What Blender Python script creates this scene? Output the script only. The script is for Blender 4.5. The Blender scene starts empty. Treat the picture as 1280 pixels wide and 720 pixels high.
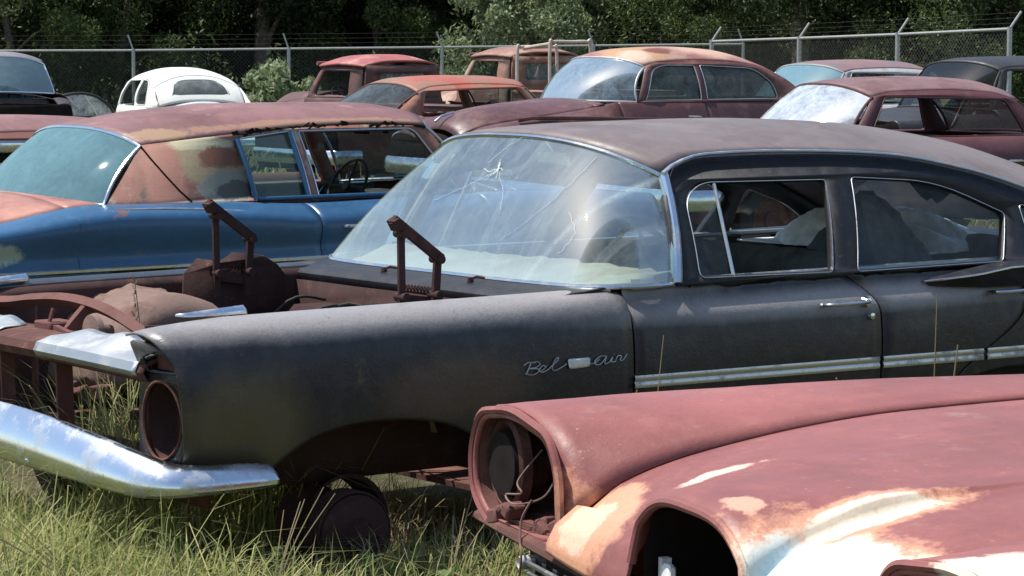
import bpy, math, random
from math import sin, cos, pi, radians, sqrt, atan2
from mathutils import Vector, Matrix
from mathutils.geometry import tessellate_polygon
random.seed(7)
SC = bpy.context.scene
COL = SC.collection

# ------------------------------------------------------------------ helpers
def itp(keys, x):
    """smooth monotone interpolation of (x, value) keys"""
    n = len(keys)
    if x <= keys[0][0]: return keys[0][1]
    if x >= keys[-1][0]: return keys[-1][1]
    for i in range(n-1):
        if x <= keys[i+1][0]: break
    def sl(a): return (keys[a+1][1]-keys[a][1])/(keys[a+1][0]-keys[a][0])
    def m(a):
        if a == 0: return sl(0)
        if a == n-1: return sl(n-2)
        s, t = sl(a-1), sl(a)
        return 0.0 if s*t <= 0 else 2*s*t/(s+t)
    h = keys[i+1][0]-keys[i][0]; t = (x-keys[i][0])/h
    a, b = keys[i][1], keys[i+1][1]
    return ((2*t**3-3*t*t+1)*a+(t**3-2*t*t+t)*h*m(i)+(-2*t**3+3*t*t)*b+(t**3-t*t)*h*m(i+1))

def cr(pts, n, closed=False):
    """Catmull-Rom through points, n samples"""
    P = [Vector(p) for p in pts]; N = len(P); out = []
    segs = N if closed else N-1
    for k in range(n):
        s = k/(n if closed else n-1)*segs; i = min(int(s), segs-1); t = s-i
        if closed: p0, p1, p2, p3 = P[(i-1) % N], P[i], P[(i+1) % N], P[(i+2) % N]
        else: p0, p1, p2, p3 = P[max(i-1, 0)], P[i], P[i+1], P[min(i+2, N-1)]
        out.append(0.5*((2*p1)+(p2-p0)*t+(2*p0-5*p1+4*p2-p3)*t*t+(3*p1-p0-3*p2+p3)*t**3))
    return out

def resample(P, n):
    d = [0.0]
    for a, b in zip(P, P[1:]): d.append(d[-1]+(b-a).length)
    out = []; j = 0
    for k in range(n):
        s = d[-1]*k/(n-1)
        while j < len(d)-2 and d[j+1] < s: j += 1
        L = d[j+1]-d[j]
        out.append(P[j].lerp(P[j+1], 0 if L == 0 else min(1, (s-d[j])/L)))
    return out

class MB:
    def __init__(s): s.v = []; s.f = []
    def grid(s, rows, cu=False, cv=False):
        b = len(s.v); R = len(rows); Cn = len(rows[0])
        for r in rows: s.v += [tuple(p) for p in r]
        for i in range(R if cu else R-1):
            for j in range(Cn if cv else Cn-1):
                a, c = i, (i+1) % R; d, e = j, (j+1) % Cn
                s.f.append((b+a*Cn+d, b+a*Cn+e, b+c*Cn+e, b+c*Cn+d))
        return s
    def tube(s, path, r, seg=8, closed=False, caps=True, rz=None):
        P = [Vector(p) for p in path]; n = len(P); rows = []; prev = None
        for i, p in enumerate(P):
            if closed: t = P[(i+1) % n]-P[i-1]
            else: t = P[min(i+1, n-1)]-P[max(i-1, 0)]
            if t.length < 1e-9: t = Vector((1, 0, 0))
            t.normalize()
            if prev is None:
                u = Vector((0, 0, 1)) if abs(t.z) < .9 else Vector((1, 0, 0))
            else: u = prev
            a = (u-t*u.dot(t))
            if a.length < 1e-6: a = t.orthogonal()
            a.normalize(); c = t.cross(a); prev = a
            rr = r[i] if isinstance(r, (list, tuple)) else r
            r2 = rr if rz is None else rz
            rows.append([p+a*(cos(2*pi*k/seg)*r2)+c*(sin(2*pi*k/seg)*rr) for k in range(seg)])
        s.grid(rows, cu=closed, cv=True)
        if caps and not closed:
            b = len(s.v)-n*seg
            s.f.append(tuple(b+k for k in range(seg))[::-1]); s.f.append(tuple(b+(n-1)*seg+k for k in range(seg)))
        return s
    def box(s, c, d, rot=None, bev=0.0):
        c = Vector(c); hx, hy, hz = d[0]/2, d[1]/2, d[2]/2
        b = min(bev, hx*.9, hy*.9, hz*.9)
        if b <= 0:
            pts = [(x, y, z) for x in (-hx, hx) for y in (-hy, hy) for z in (-hz, hz)]
            fs = [(0, 1, 3, 2), (4, 6, 7, 5), (0, 4, 5, 1), (2, 3, 7, 6), (0, 2, 6, 4), (1, 5, 7, 3)]
        else:
            pts = []; idx = {}
            for sx in (-1, 1):
                for sy in (-1, 1):
                    for sz in (-1, 1):
                        for ax in range(3):
                            q = [sx*(hx-b), sy*(hy-b), sz*(hz-b)]
                            q[ax] = (sx*hx, sy*hy, sz*hz)[ax]
                            idx[(sx, sy, sz, ax)] = len(pts); pts.append(tuple(q))
            fs = []
            for ax in range(3):
                for sg in (-1, 1):
                    o = [a for a in range(3) if a != ax]; q = []
                    for (p1, p2) in ((-1, -1), (1, -1), (1, 1), (-1, 1)):
                        k = [0, 0, 0]; k[ax] = sg; k[o[0]] = p1; k[o[1]] = p2
                        q.append(idx[(k[0], k[1], k[2], ax)])
                    fs.append(tuple(q))
            for ax in range(3):
                o = [a for a in range(3) if a != ax]
                for p1 in (-1, 1):
                    for p2 in (-1, 1):
                        q = []
                        for sg, w in ((-1, 0), (-1, 1), (1, 1), (1, 0)):
                            k = [0, 0, 0]; k[ax] = sg; k[o[0]] = p1; k[o[1]] = p2
                            q.append(idx[(k[0], k[1], k[2], o[w])])
                        fs.append(tuple(q))
            for sx in (-1, 1):
                for sy in (-1, 1):
                    for sz in (-1, 1): fs.append(tuple(idx[(sx, sy, sz, a)] for a in range(3)))
        M = rot.to_matrix() if hasattr(rot, 'to_matrix') else (rot or Matrix.Identity(3))
        k0 = len(s.v)
        for p in pts: s.v.append(tuple(c+M @ Vector(p)))
        for f in fs: s.f.append(tuple(k0+i for i in f))
        return s
    def beam(s, a, b, w, h, bev=0.0):
        a, b = Vector(a), Vector(b); d = b-a
        M = d.to_track_quat('X', 'Z').to_matrix()
        return s.box((a+b)/2, (d.length, w, h), M, bev)
    def poly(s, loops, fn, n=None):
        """tessellated polygon with holes in 2D, mapped to 3D by fn(a,b)"""
        L = [[Vector((p[0], p[1], 0)) for p in lp] for lp in loops]
        tri = tessellate_polygon(L); flat = [p for lp in L for p in lp]; b = len(s.v)
        s.v += [tuple(fn(p.x, p.y)) for p in flat]
        for t in tri: s.f.append(tuple(b+i for i in t))
        return s
    def lathe(s, prof, c, axis='y', seg=24, arc=2*pi):
        rows = []
        for k in range(seg+(0 if arc == 2*pi else 1)):
            a = arc*k/seg; row = []
            for (r, h) in prof:
                if axis == 'y': row.append((c[0]+r*cos(a), c[1]+h, c[2]+r*sin(a)))
                elif axis == 'x': row.append((c[0]+h, c[1]+r*cos(a), c[2]+r*sin(a)))
                else: row.append((c[0]+r*cos(a), c[1]+r*sin(a), c[2]+h))
            rows.append(row)
        s.grid(rows, cu=(arc == 2*pi)); return s
    def build(s, name, mat, parent=None, thick=0.0, smooth=True, off=0.0, angle=40, uvcol=None):
        me = bpy.data.meshes.new(name); me.from_pydata(s.v, [], s.f); me.update()
        o = bpy.data.objects.new(name, me); COL.objects.link(o)
        me.materials.append(mat)
        if smooth:
            me.polygons.foreach_set('use_smooth', [True]*len(me.polygons))
            try: me.set_sharp_from_angle(angle=radians(angle))
            except Exception: pass
        if parent: o.parent = parent
        if thick:
            m = o.modifiers.new('t', 'SOLIDIFY'); m.thickness = thick; m.offset = off
        return o

def empty(name, loc=(0, 0, 0), rz=0.0, label=None, cat=None, group=None):
    o = bpy.data.objects.new(name, None); COL.objects.link(o)
    o.location = loc; o.rotation_euler = (0, 0, rz); o.empty_display_size = .1
    tag(o, label, cat, group); return o
def tag(o, label=None, cat=None, group=None, kind=None):
    if label: o['label'] = label
    if cat: o['category'] = cat
    if group: o['group'] = group
    if kind: o['kind'] = kind
    return o
def lab(o, t): o['label'] = t; return o
def children(o): return [c for c in COL.objects if c.parent == o]
def rounded(pts, r, n=5):
    """round the corners of a 2D polygon; r number or list"""
    out = []; N = len(pts)
    for i in range(N):
        p = Vector(pts[i]); a = Vector(pts[i-1]); b = Vector(pts[(i+1) % N])
        rr = r[i] if isinstance(r, (list, tuple)) else r
        da, db = (a-p), (b-p); q = min(rr, da.length*.45, db.length*.45)
        if q <= 1e-4: out.append((p.x, p.y)); continue
        s, e = p+da.normalized()*q, p+db.normalized()*q
        for k in range(n+1):
            t = k/n; m = s*(1-t)**2+p*2*t*(1-t)+e*t*t; out.append((m.x, m.y))
    return out
def dense(pts, step=.05):
    out = []; N = len(pts)
    for i in range(N):
        a, b = Vector(pts[i]), Vector(pts[(i+1) % N]); n = max(1, int((b-a).length/step))
        for k in range(n): q = a.lerp(b, k/n); out.append((q.x, q.y))
    return out

# ------------------------------------------------------------------ materials
MATS = {}
GLARE_LINE = ((0, .901, .435), -.069)  # line followed by the reflection streak painted into the windshield
class NT:
    def __init__(s, name):
        s.m = bpy.data.materials.new(name); s.m.use_nodes = True; s.t = s.m.node_tree; s.t.nodes.clear()
        s.out = s.n('ShaderNodeOutputMaterial')
    def n(s, typ, **kw):
        o = s.t.nodes.new(typ)
        for k, v in kw.items():
            if k.startswith('i_'): o.inputs[k[2:].replace('_', ' ')].default_value = v
            else: setattr(o, k, v)
        return o
    def l(s, a, b): s.t.links.new(a, b)
    def coord(s, kind='Object'):
        return s.n('ShaderNodeTexCoord').outputs[kind]
    def noise(s, vec, scale, detail=5, rough=.6, dist=0, stretch=None):
        if stretch:
            mp = s.n('ShaderNodeMapping'); mp.inputs['Scale'].default_value = stretch; s.l(vec, mp.inputs[0]); vec = mp.outputs[0]
        o = s.n('ShaderNodeTexNoise'); s.l(vec, o.inputs['Vector'])
        o.inputs['Scale'].default_value = scale; o.inputs['Detail'].default_value = detail
        o.inputs['Roughness'].default_value = rough; o.inputs['Distortion'].default_value = dist
        return o.outputs['Fac']
    def ramp(s, fac, a, b):
        o = s.n('ShaderNodeMapRange'); o.clamp = True; s.l(fac, o.inputs[0])
        o.inputs[1].default_value = a; o.inputs[2].default_value = b; o.inputs[3].default_value = 0; o.inputs[4].default_value = 1
        return o.outputs[0]
    def math(s, op, a, b=None):
        o = s.n('ShaderNodeMath'); o.operation = op
        for i, q in enumerate((a, b)):
            if q is None: continue
            if isinstance(q, (int, float)): o.inputs[i].default_value = q
            else: s.l(q, o.inputs[i])
        return o.outputs[0]
    def mix(s, fac, a, b):
        o = s.n('ShaderNodeMix'); o.data_type = 'RGBA'
        if isinstance(fac, (int, float)): o.inputs[0].default_value = fac
        else: s.l(fac, o.inputs[0])
        for q, i in ((a, 6), (b, 7)):
            if isinstance(q, tuple): o.inputs[i].default_value = (*q, 1) if len(q) == 3 else q
            else: s.l(q, o.inputs[i])
        return o.outputs[2]
    def ellip(s, vec, c, r, nz=None, na=.6, soft=.35):
        """1 inside an ellipsoid, ragged edge"""
        a = s.n('ShaderNodeVectorMath'); a.operation = 'SUBTRACT'; s.l(vec, a.inputs[0]); a.inputs[1].default_value = c
        d = s.n('ShaderNodeVectorMath'); d.operation = 'DIVIDE'; s.l(a.outputs[0], d.inputs[0]); d.inputs[1].default_value = r
        L = s.n('ShaderNodeVectorMath'); L.operation = 'LENGTH'; s.l(d.outputs[0], L.inputs[0])
        v = L.outputs['Value']
        if nz is not None:
            v = s.math('ADD', v, s.math('MULTIPLY', s.math('SUBTRACT', nz, .5), na*2))
        o = s.n('ShaderNodeMapRange'); o.clamp = True; s.l(v, o.inputs[0])
        o.inputs[1].default_value = 1+soft/2; o.inputs[2].default_value = 1-soft/2
        return o.outputs[0]
    def bump(s, h, strength=.2, dist=.01):
        b = s.n('ShaderNodeBump'); b.inputs['Strength'].default_value = strength; b.inputs['Distance'].default_value = dist
        s.l(h, b.inputs['Height']); return b.outputs[0]

def paint(name, base, spots=(), patches=(), rough=.5, rvar=.15, spec=.4, metal=0., dirt=.35, bump=.15, vary=.25, streak=True, chips=.7, chipc=(.24, .12, .08)):
    """weathered sheet metal. spots: (colour, scale, lo, hi); patches: (colour, centre, radii, ragged, soft)"""
    t = NT(name); co = t.coord()
    big = t.noise(co, 1.6, 4, .6); fine = t.noise(co, 14, 6, .7); vf = t.noise(co, 90, 3, .7)
    c = t.mix(t.ramp(big, .3, .7), tuple(q*(1-vary) for q in base), tuple(min(1, q*(1+vary)) for q in base))
    if streak:
        st = t.noise(co, 5, 5, .65, 0, (1.2, 1.2, .35))
        c = t.mix(t.math('MULTIPLY', t.ramp(st, .5, .75), dirt), c, tuple(q*.55+.02 for q in base))
    c = t.mix(t.math('MULTIPLY', t.ramp(fine, .52, .75), dirt), c, tuple(min(1, q*1.3+.03) for q in base))
    for (cl, sc, lo, hi) in spots:
        nz = t.noise(co, sc, 8, .68)
        c = t.mix(t.ramp(nz, lo, hi), c, cl)
    n2 = t.math('ADD', t.math('MULTIPLY', t.noise(co, 5, 9, .74), .7), t.math('MULTIPLY', t.noise(co, 24, 7, .75), .3))
    for (cl, ce, ra, rag, soft) in patches:
        m = t.ellip(co, ce, ra, n2, rag, soft)
        c = t.mix(m, c, cl)
    c = t.mix(t.math('MULTIPLY', t.ramp(vf, .5, .8), .25), c, tuple(q*.5 for q in base))
    ch = t.math('MULTIPLY', t.ramp(t.noise(co, 38, 5, .8), .63, .66), t.ramp(t.noise(co, 2.7, 4, .6), .45, .6))
    c = t.mix(t.math('MULTIPLY', ch, chips), c, chipc)
    sp_ = t.ramp(t.noise(co, 19, 9, .8), .66, .69)
    c = t.mix(t.math('MULTIPLY', sp_, chips), c, (.06, .03, .022))
    p = t.n('ShaderNodeBsdfPrincipled'); t.l(c, p.inputs['Base Color'])
    rr = t.n('ShaderNodeMapRange'); t.l(fine, rr.inputs[0]); rr.inputs[1].default_value = .3; rr.inputs[2].default_value = .7
    rr.inputs[3].default_value = max(.05, rough-rvar); rr.inputs[4].default_value = min(1, rough+rvar)
    t.l(rr.outputs[0], p.inputs['Roughness'])
    p.inputs['Metallic'].default_value = metal; p.inputs['Specular IOR Level'].default_value = spec
    h = t.math('ADD', t.math('MULTIPLY', fine, .6), t.math('MULTIPLY', vf, .25))
    h = t.math('ADD', h, t.math('MULTIPLY', big, 1.6)); h = t.math('SUBTRACT', h, t.math('MULTIPLY', ch, .5)); h = t.math('ADD', h, t.math('MULTIPLY', t.noise(co, 4.5, 2, .5), .9))
    t.l(t.bump(h, bump, .012), p.inputs['Normal'])
    t.l(p.outputs[0], t.out.inputs[0]); MATS[name] = t.m; return t.m

def glass(name, tint=(.78, .88, .87), dust=.18, dustcol=(.5, .55, .55), ior=1.5, rough=.008, low=None, cl=.7, flat=False, dust_glare=False):
    """thin weathered window sheet"""
    t = NT(name); co = t.coord()
    tr = t.n('ShaderNodeBsdfTransparent'); tr.inputs[0].default_value = (*tint, 1)
    gl = t.n('ShaderNodeBsdfGlossy'); gl.inputs['Roughness'].default_value = rough
    gl.inputs['Color'].default_value = (.97, .98, .90, 1)
    fr = t.n('ShaderNodeFresnel'); fr.inputs[0].default_value = ior
    m1 = t.n('ShaderNodeMixShader'); t.l(t.math('MULTIPLY', fr.outputs[0], cl), m1.inputs[0]); t.l(tr.outputs[0], m1.inputs[1]); t.l(gl.outputs[0], m1.inputs[2])
    df = t.n('ShaderNodeBsdfDiffuse'); df.inputs[0].default_value = (*dustcol, 1)
    nz = t.noise(co, 3.0, 7, .7, 1.5); n2 = t.noise(co, 30, 4, .7)
    k = t.math('MULTIPLY', t.math('ADD', t.ramp(nz, .3, .75), t.math('MULTIPLY', t.ramp(n2, .4, .8), .35)), dust*1.5)
    if dust_glare:
        mp = t.n('ShaderNodeMapping'); mp.inputs['Rotation'].default_value = (-.35, 0, 0); mp.inputs['Scale'].default_value = (1, 9, .7); t.l(co, mp.inputs[0])
        sn = t.n('ShaderNodeTexNoise'); t.l(mp.outputs[0], sn.inputs['Vector']); sn.inputs['Scale'].default_value = 1.6; sn.inputs['Detail'].default_value = 6; sn.inputs['Roughness'].default_value = .65
        k = t.math('ADD', k, t.math('MULTIPLY', t.ramp(sn.outputs[0], .55, .75), .22))
        vm = t.n('ShaderNodeVectorMath'); vm.operation = 'DOT_PRODUCT'; t.l(co, vm.inputs[0]); vm.inputs[1].default_value = GLARE_LINE[0]
        d = t.math('ABSOLUTE', t.math('SUBTRACT', vm.outputs['Value'], GLARE_LINE[1]))
        k = t.math('ADD', k, t.math('MULTIPLY', t.ramp(d, .022, .0), t.math('ADD', .12, t.math('MULTIPLY', t.ramp(n2, .3, .7), .35))))  # diagonal band paints a bright reflection streak as pale film
    if flat: k = t.math('ADD', t.math('MULTIPLY', k, .35), dust*.8)
    if low:
        sx = t.n('ShaderNodeSeparateXYZ'); t.l(co, sx.inputs[0])
        o = t.n('ShaderNodeMapRange'); o.clamp = True
        t.l(t.math('ADD', sx.outputs[2], t.math('MULTIPLY', t.math('SUBTRACT', nz, .5), .12)), o.inputs[0])
        o.inputs[1].default_value = low[0]; o.inputs[2].default_value = low[1]; o.inputs[3].default_value = low[2]; o.inputs[4].default_value = 0
        k = t.math('ADD', k, o.outputs[0])
    k = t.math('MINIMUM', k, .9)
    m2 = t.n('ShaderNodeMixShader'); t.l(k, m2.inputs[0]); t.l(m1.outputs[0], m2.inputs[1]); t.l(df.outputs[0], m2.inputs[2])
    t.l(m2.outputs[0], t.out.inputs[0]); MATS[name] = t.m; return t.m

def simple(name, col, rough=.6, metal=0., spec=.4, nz=12, var=.3, bump=.1, col2=None):
    t = NT(name); co = t.coord(); f = t.noise(co, nz, 6, .65)
    c = t.mix(t.ramp(f, .35, .7), tuple(q*(1-var) for q in col), col2 or tuple(min(1, q*(1+var)) for q in col))
    p = t.n('ShaderNodeBsdfPrincipled'); t.l(c, p.inputs['Base Color']); p.inputs['Roughness'].default_value = rough
    p.inputs['Metallic'].default_value = metal; p.inputs['Specular IOR Level'].default_value = spec
    t.l(t.bump(f, bump, .01), p.inputs['Normal']); t.l(p.outputs[0], t.out.inputs[0]); MATS[name] = t.m; return t.m

def chrome(name, col=(.62, .66, .70), rough=.16, dirt=.4, dcol=(.16, .12, .10)):
    t = NT(name); co = t.coord(); f = t.noise(co, 9, 8, .7); g = t.noise(co, 60, 4, .7)
    k = t.math('MULTIPLY', t.math('ADD', t.ramp(f, .5, .72), t.math('MULTIPLY', t.ramp(g, .6, .75), .5)), dirt)
    p = t.n('ShaderNodeBsdfPrincipled'); t.l(t.mix(k, col, dcol), p.inputs['Base Color'])
    mm = t.math('SUBTRACT', 1, k); t.l(mm, p.inputs['Metallic'])
    t.l(t.math('ADD', t.math('MULTIPLY', k, .5), rough), p.inputs['Roughness'])
    t.l(t.bump(t.math('ADD', f, t.math('MULTIPLY', t.noise(co, 3.5, 2, .5), 2.5)), .13, .008), p.inputs['Normal'])
    t.l(p.outputs[0], t.out.inputs[0]); MATS[name] = t.m; return t.m

def leafmat(name, a, b, rough=.5):
    t = NT(name); geo = t.n('ShaderNodeNewGeometry')
    c = t.mix(geo.outputs['Random Per Island'], a, b)
    p = t.n('ShaderNodeBsdfPrincipled'); t.l(c, p.inputs['Base Color']); p.inputs['Roughness'].default_value = rough
    p.inputs['Specular IOR Level'].default_value = .35
    tl = t.n('ShaderNodeBsdfTranslucent'); t.l(c, tl.inputs[0])
    m = t.n('ShaderNodeMixShader'); m.inputs[0].default_value = .42; t.l(p.outputs[0], m.inputs[1]); t.l(tl.outputs[0], m.inputs[2])
    t.l(m.outputs[0], t.out.inputs[0]); MATS[name] = t.m; return t.m

CHR = chrome('chrome_weathered'); CHRB = chrome('chrome_bumper', (.70, .75, .80), .2, .55)
ALU = chrome('aluminium_dull', (.45, .46, .46), .45, .5, (.35, .33, .3))
RUST = paint('rust_brown', (.105, .05, .042), [((.20, .10, .07), 9, .5, .7), ((.04, .022, .02), 5, .55, .7)], rough=.85, rvar=.1, spec=.15, bump=.4)
RUSTD = paint('rust_dark', (.050, .027, .025), [((.11, .055, .045), 9, .55, .72)], rough=.85, rvar=.1, spec=.15, bump=.4)
RUSTL = paint('rust_dusty', (.23, .155, .13), [((.12, .06, .05), 6, .55, .7)], rough=.9, rvar=.08, spec=.1, bump=.4)
RUSTR = paint('rust_red', (.155, .068, .058), [((.11, .05, .04), 7, .5, .7)], rough=.8, rvar=.1, spec=.2, bump=.35)
DARK = simple('near_black', (.018, .014, .013), .9, spec=.1)  # plain near-black for recesses, seams, undersides and end panels
RUBBER = simple('rubber_black', (.022, .021, .02), .75)
SEAT = simple('seat_cloth_grey', (.10, .10, .095), .95, spec=.05, nz=5, var=.5, bump=.5)
VINYL = simple('interior_trim_dark', (.06, .058, .055), .7, nz=6, var=.4)
DASHD = simple('dash_dusty', (.66, .62, .54), .95, spec=.05, nz=4, var=.3, bump=.6, col2=(.34, .22, .12))
LINER = simple('headliner_cloth_blue', (.05, .07, .10), .95, spec=.03, nz=5, var=.4, bump=.4)
CLOTH = simple('cloth_grey_blue', (.13, .15, .165), .95, spec=.03, nz=6, var=.35, bump=.5)
WHITE = simple('insulation_white', (.8, .79, .77), .9, spec=.05, nz=18, var=.15, bump=.4)
GW = glass('windshield_glass', (.72, .86, .85), .14, (.42, .50, .50), 1.5, .008, low=(.94, 1.03, .35), cl=.42, dust_glare=True)
GS = glass('side_glass', (.86, .92, .93), .05, (.4, .42, .42), 1.5, .02, cl=.5)
GTEAL = glass('glass_teal', (.10, .2, .24), .5, (.17, .32, .37), 1.5, .05, cl=.5, flat=True)
GPALE = glass('glass_pale_dusty', (.5, .6, .62), .35, (.42, .48, .5), 1.5, .05, cl=.5)
DULL = chrome('side_trim_dull', (.52, .53, .54), .36, .9, (.13, .085, .07))
# ------------------------------------------------------------------ car body toolkit
# local car space: x = 0 at the nose and grows rearwards, y + is the car's right side, z up
def sect(S, x):
    """S: list of tracks, each a pair (width keys, height keys) -> Catmull-Rom polyline of the side"""
    return [Vector((0, itp(w, x), itp(z, x))) for (w, z) in S]
def arch_z(arches, x):
    z = -9
    for (xc, r, z0, h) in arches:
        d = (x-xc)/r
        if abs(d) < 1: z = max(z, z0+h*(1-abs(d)**2.3)**(1/2.3))
    return z
def side_rows(S, x0, x1, sg, arches=(), n=26, step=.05, zr=.6):
    f0 = x0 if callable(x0) else (lambda z: x0); f1 = x1 if callable(x1) else (lambda z: x1)
    a, b = f0(zr), f1(zr); us = {0.0, 1.0}
    k = max(4, int(abs(b-a)/step))
    for i in range(k+1): us.add(i/k)
    for (xc, r, z0, h) in arches:
        for i in range(33):
            q = xc-r*cos(pi*i/32)*.9999
            if a < q < b: us.add((q-a)/(b-a))
        for q in (xc-r-.002, xc+r+.002):
            if a < q < b: us.add((q-a)/(b-a))
    rows = []
    for u in sorted(us):
        xm = a+(b-a)*u
        P = cr(sect(S, xm), 49); zc = arch_z(arches, xm)
        if zc > P[-1].z:
            cut = []
            for i, p in enumerate(P):
                if p.z < zc and i > 0:
                    q = P[i-1]; t = (q.z-zc)/max(1e-6, (q.z-p.z)); cut.append(q.lerp(p, min(1, max(0, t)))); break
                cut.append(p)
            P = cut if len(cut) > 1 else P
        P = resample(P, n); row = []
        for p in P:
            x = f0(p.z)+(f1(p.z)-f0(p.z))*u
            row.append((x, sg*p.y, p.z))
        rows.append(row)
    return rows
def side_panel(name, S, x0, x1, sg, mat, par, arches=(), thick=.008, **k):
    return MB().grid(side_rows(S, x0, x1, sg, arches, **k)).build(name, mat, par, thick=thick)
def top_panel(name, zc, wi, zi, x0, x1, mat, par, p=2.2, n=24, step=.06, thick=.006, crease=None):
    rows = []; k = max(4, int((x1-x0)/step))
    for i in range(k+1):
        x = x0+(x1-x0)*i/k; w = itp(wi, x); a = itp(zc, x); b = itp(zi, x); row = []
        for j in range(n+1):
            y = -w+2*w*j/n; z = a+(b-a)*abs(y/w)**p
            if crease: z += crease(x, y)
            row.append((x, y, z))
        rows.append(row)
    return MB().grid(rows).build(name, mat, par, thick=thick)
def roof(name, R, mat, par, thick=.012):
    """R: rail (x,w) rail (x,z) centre (x,z); front/rear edge curves fx(v), rx(v), v in -1..1"""
    rows = []; N, M = 30, 34
    for i in range(N+1):
        s = i/N; row = []
        for j in range(M+1):
            v = -cos(pi*j/M) if R.get('cosv') else -1+2*j/M
            v = max(-1, min(1, 1.0*v))
            xr = R['fs']+(R['rs']-R['fs'])*s
            x = (R['fc']+(R['fs']-R['fc'])*abs(v)**R.get('fp', 3))*(1-s)+(R['rc']+(R['rs']-R['rc'])*abs(v)**R.get('rp', 3))*s
            w = itp(R['w'], xr); zr = itp(R['z'], xr); c = itp(R['c'], x)
            k = (1-abs(v)**R.get('p', 2.6))
            row.append((x, w*v, zr+(c-zr)*k))
        rows.append(row)
    return MB().grid(rows).build(name, mat, par, thick=thick, off=0)
def pane(name, bot, top, mat, par, bulge=.03, n=30, m=10, dirv=(-1, 0, .3), thick=0):
    B = resample(cr(bot, 60), n); T = resample(cr(top, 60), n); rows = []; dv = Vector(dirv)
    for j in range(m+1):
        v = j/m; rows.append([B[i].lerp(T[i], v)+dv*bulge*4*v*(1-v) for i in range(n)])
    return MB().grid(rows).build(name, mat, par, thick=thick), rows
def mirror_curve(half):
    """half: points from centre to +y side -> full curve -y..+y"""
    return [(p[0], -p[1], p[2]) for p in reversed(half[1:])]+[tuple(p) for p in half]
def edge_trim(name, rows, r, mat, par, rz=None):
    loop = list(rows[0])+[q[-1] for q in rows[1:]]+list(reversed(rows[-1][:-1]))+[q[0] for q in reversed(rows[1:-1])]
    return MB().tube(loop, r, 8, closed=True, rz=rz).build(name, mat, par)
def wheel(par, x, y, z, r=.33, w=.19, sg=-1, tyre=True, rim=None, flat=0):
    t = MB()
    prof = [(r*.62, -w/2), (r*.9, -w/2), (r*.985, -w/2+.02), (r, -w/4), (r, w/4), (r*.985, w/2-.02), (r*.9, w/2), (r*.62, w/2)]
    t.lathe(prof, (0, 0, 0), 'y', 32)
    wh = t.build('wheel', RUBBER, par); wh.location = (x, y, z)
    q = MB().lathe([(0, sg*w*.28), (r*.2, sg*w*.3), (r*.24, sg*w*.2), (r*.5, sg*w*.18), (r*.56, sg*w*.42), (r*.63, sg*w*.5), (r*.63, -sg*w*.5)], (0, 0, 0), 'y', 32)
    q.build('rim', rim or RUST, wh); return wh
def steering(par, c, r=.2, tilt=.5, mat=None, fwd=-1):
    mb = MB(); c = Vector(c); ax = Vector((fwd*cos(tilt), 0, -sin(tilt))).normalized()
    u = Vector((0, 1, 0)); v = ax.cross(u)
    ring = [c+u*r*cos(2*pi*k/32)+v*r*sin(2*pi*k/32) for k in range(32)]
    mb.tube(ring, .011, 8, closed=True)
    for a in (0, pi, pi*1.5): mb.tube([c, c+(u*cos(a)+v*sin(a))*r], .008, 6)
    mb.tube([c-ax*.02, c+ax*.05, c+ax*.45], [.035, .03, .02], 10)
    return mb.build('steering_wheel', mat or RUBBER, par)
def seat(name, par, x0, x1, w, z0, z1, zb, mat, lean=.12):
    """bench seat: cushion from x0 to x1 (x1 is the rear), back rises to zb"""
    e = []
    prof = [(x0, z0-.1), (x0, z1-.03), (x0+.04, z1), (x1-.1, z1-.02), (x1-.03, z1+.05), (x1+lean-.05, zb-.04), (x1+lean, zb), (x1+lean+.07, zb-.01), (x1+lean+.10, zb-.06), (x1+.12, z0-.1)]
    rows = []
    for i in range(25):
        y = -w+2*w*i/24; k = 1-abs(y/w)**8*.35; tuft = .006*cos(y*40)
        rows.append([(x, y, z0-.1+(z-z0+.1)*k+(tuft if 0 < j < 8 else 0)) for j, (x, z) in enumerate(prof)])
    mb = MB().grid([[Vector(q) for q in r] for r in rows])
    a = [Vector(q) for q in rows[0]]; b = len(mb.v)
    n = len(prof); mb.f.append(tuple(range(n))); mb.f.append(tuple(24*n+k for k in range(n))[::-1])
    return mb.build(name, mat, par)

def upper_side(name, outer, holes, yf, sg, mat, par, thick=.03):
    """greenhouse side: outline with window openings, both in (x, z)"""
    fn = lambda x, z: (x, sg*yf(x, z), z)
    return MB().poly([dense(outer, .06)]+[dense(h, .06) for h in holes], fn).build(name, mat, par, thick=thick, off=0, angle=30)
def side_glass(name, hole, yf, sg, mat, par, inset=.004):
    return MB().poly([dense(hole, .08)], lambda x, z: (x, sg*(yf(x, z)-inset), z)).build(name, mat, par)
def loop_trim(name, hole, yf, sg, r, mat, par, out=.014):
    return MB().tube([(x, sg*(yf(x, z)+out), z) for x, z in dense(hole, .05)], r, 6, closed=True).build(name, mat, par)

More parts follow.
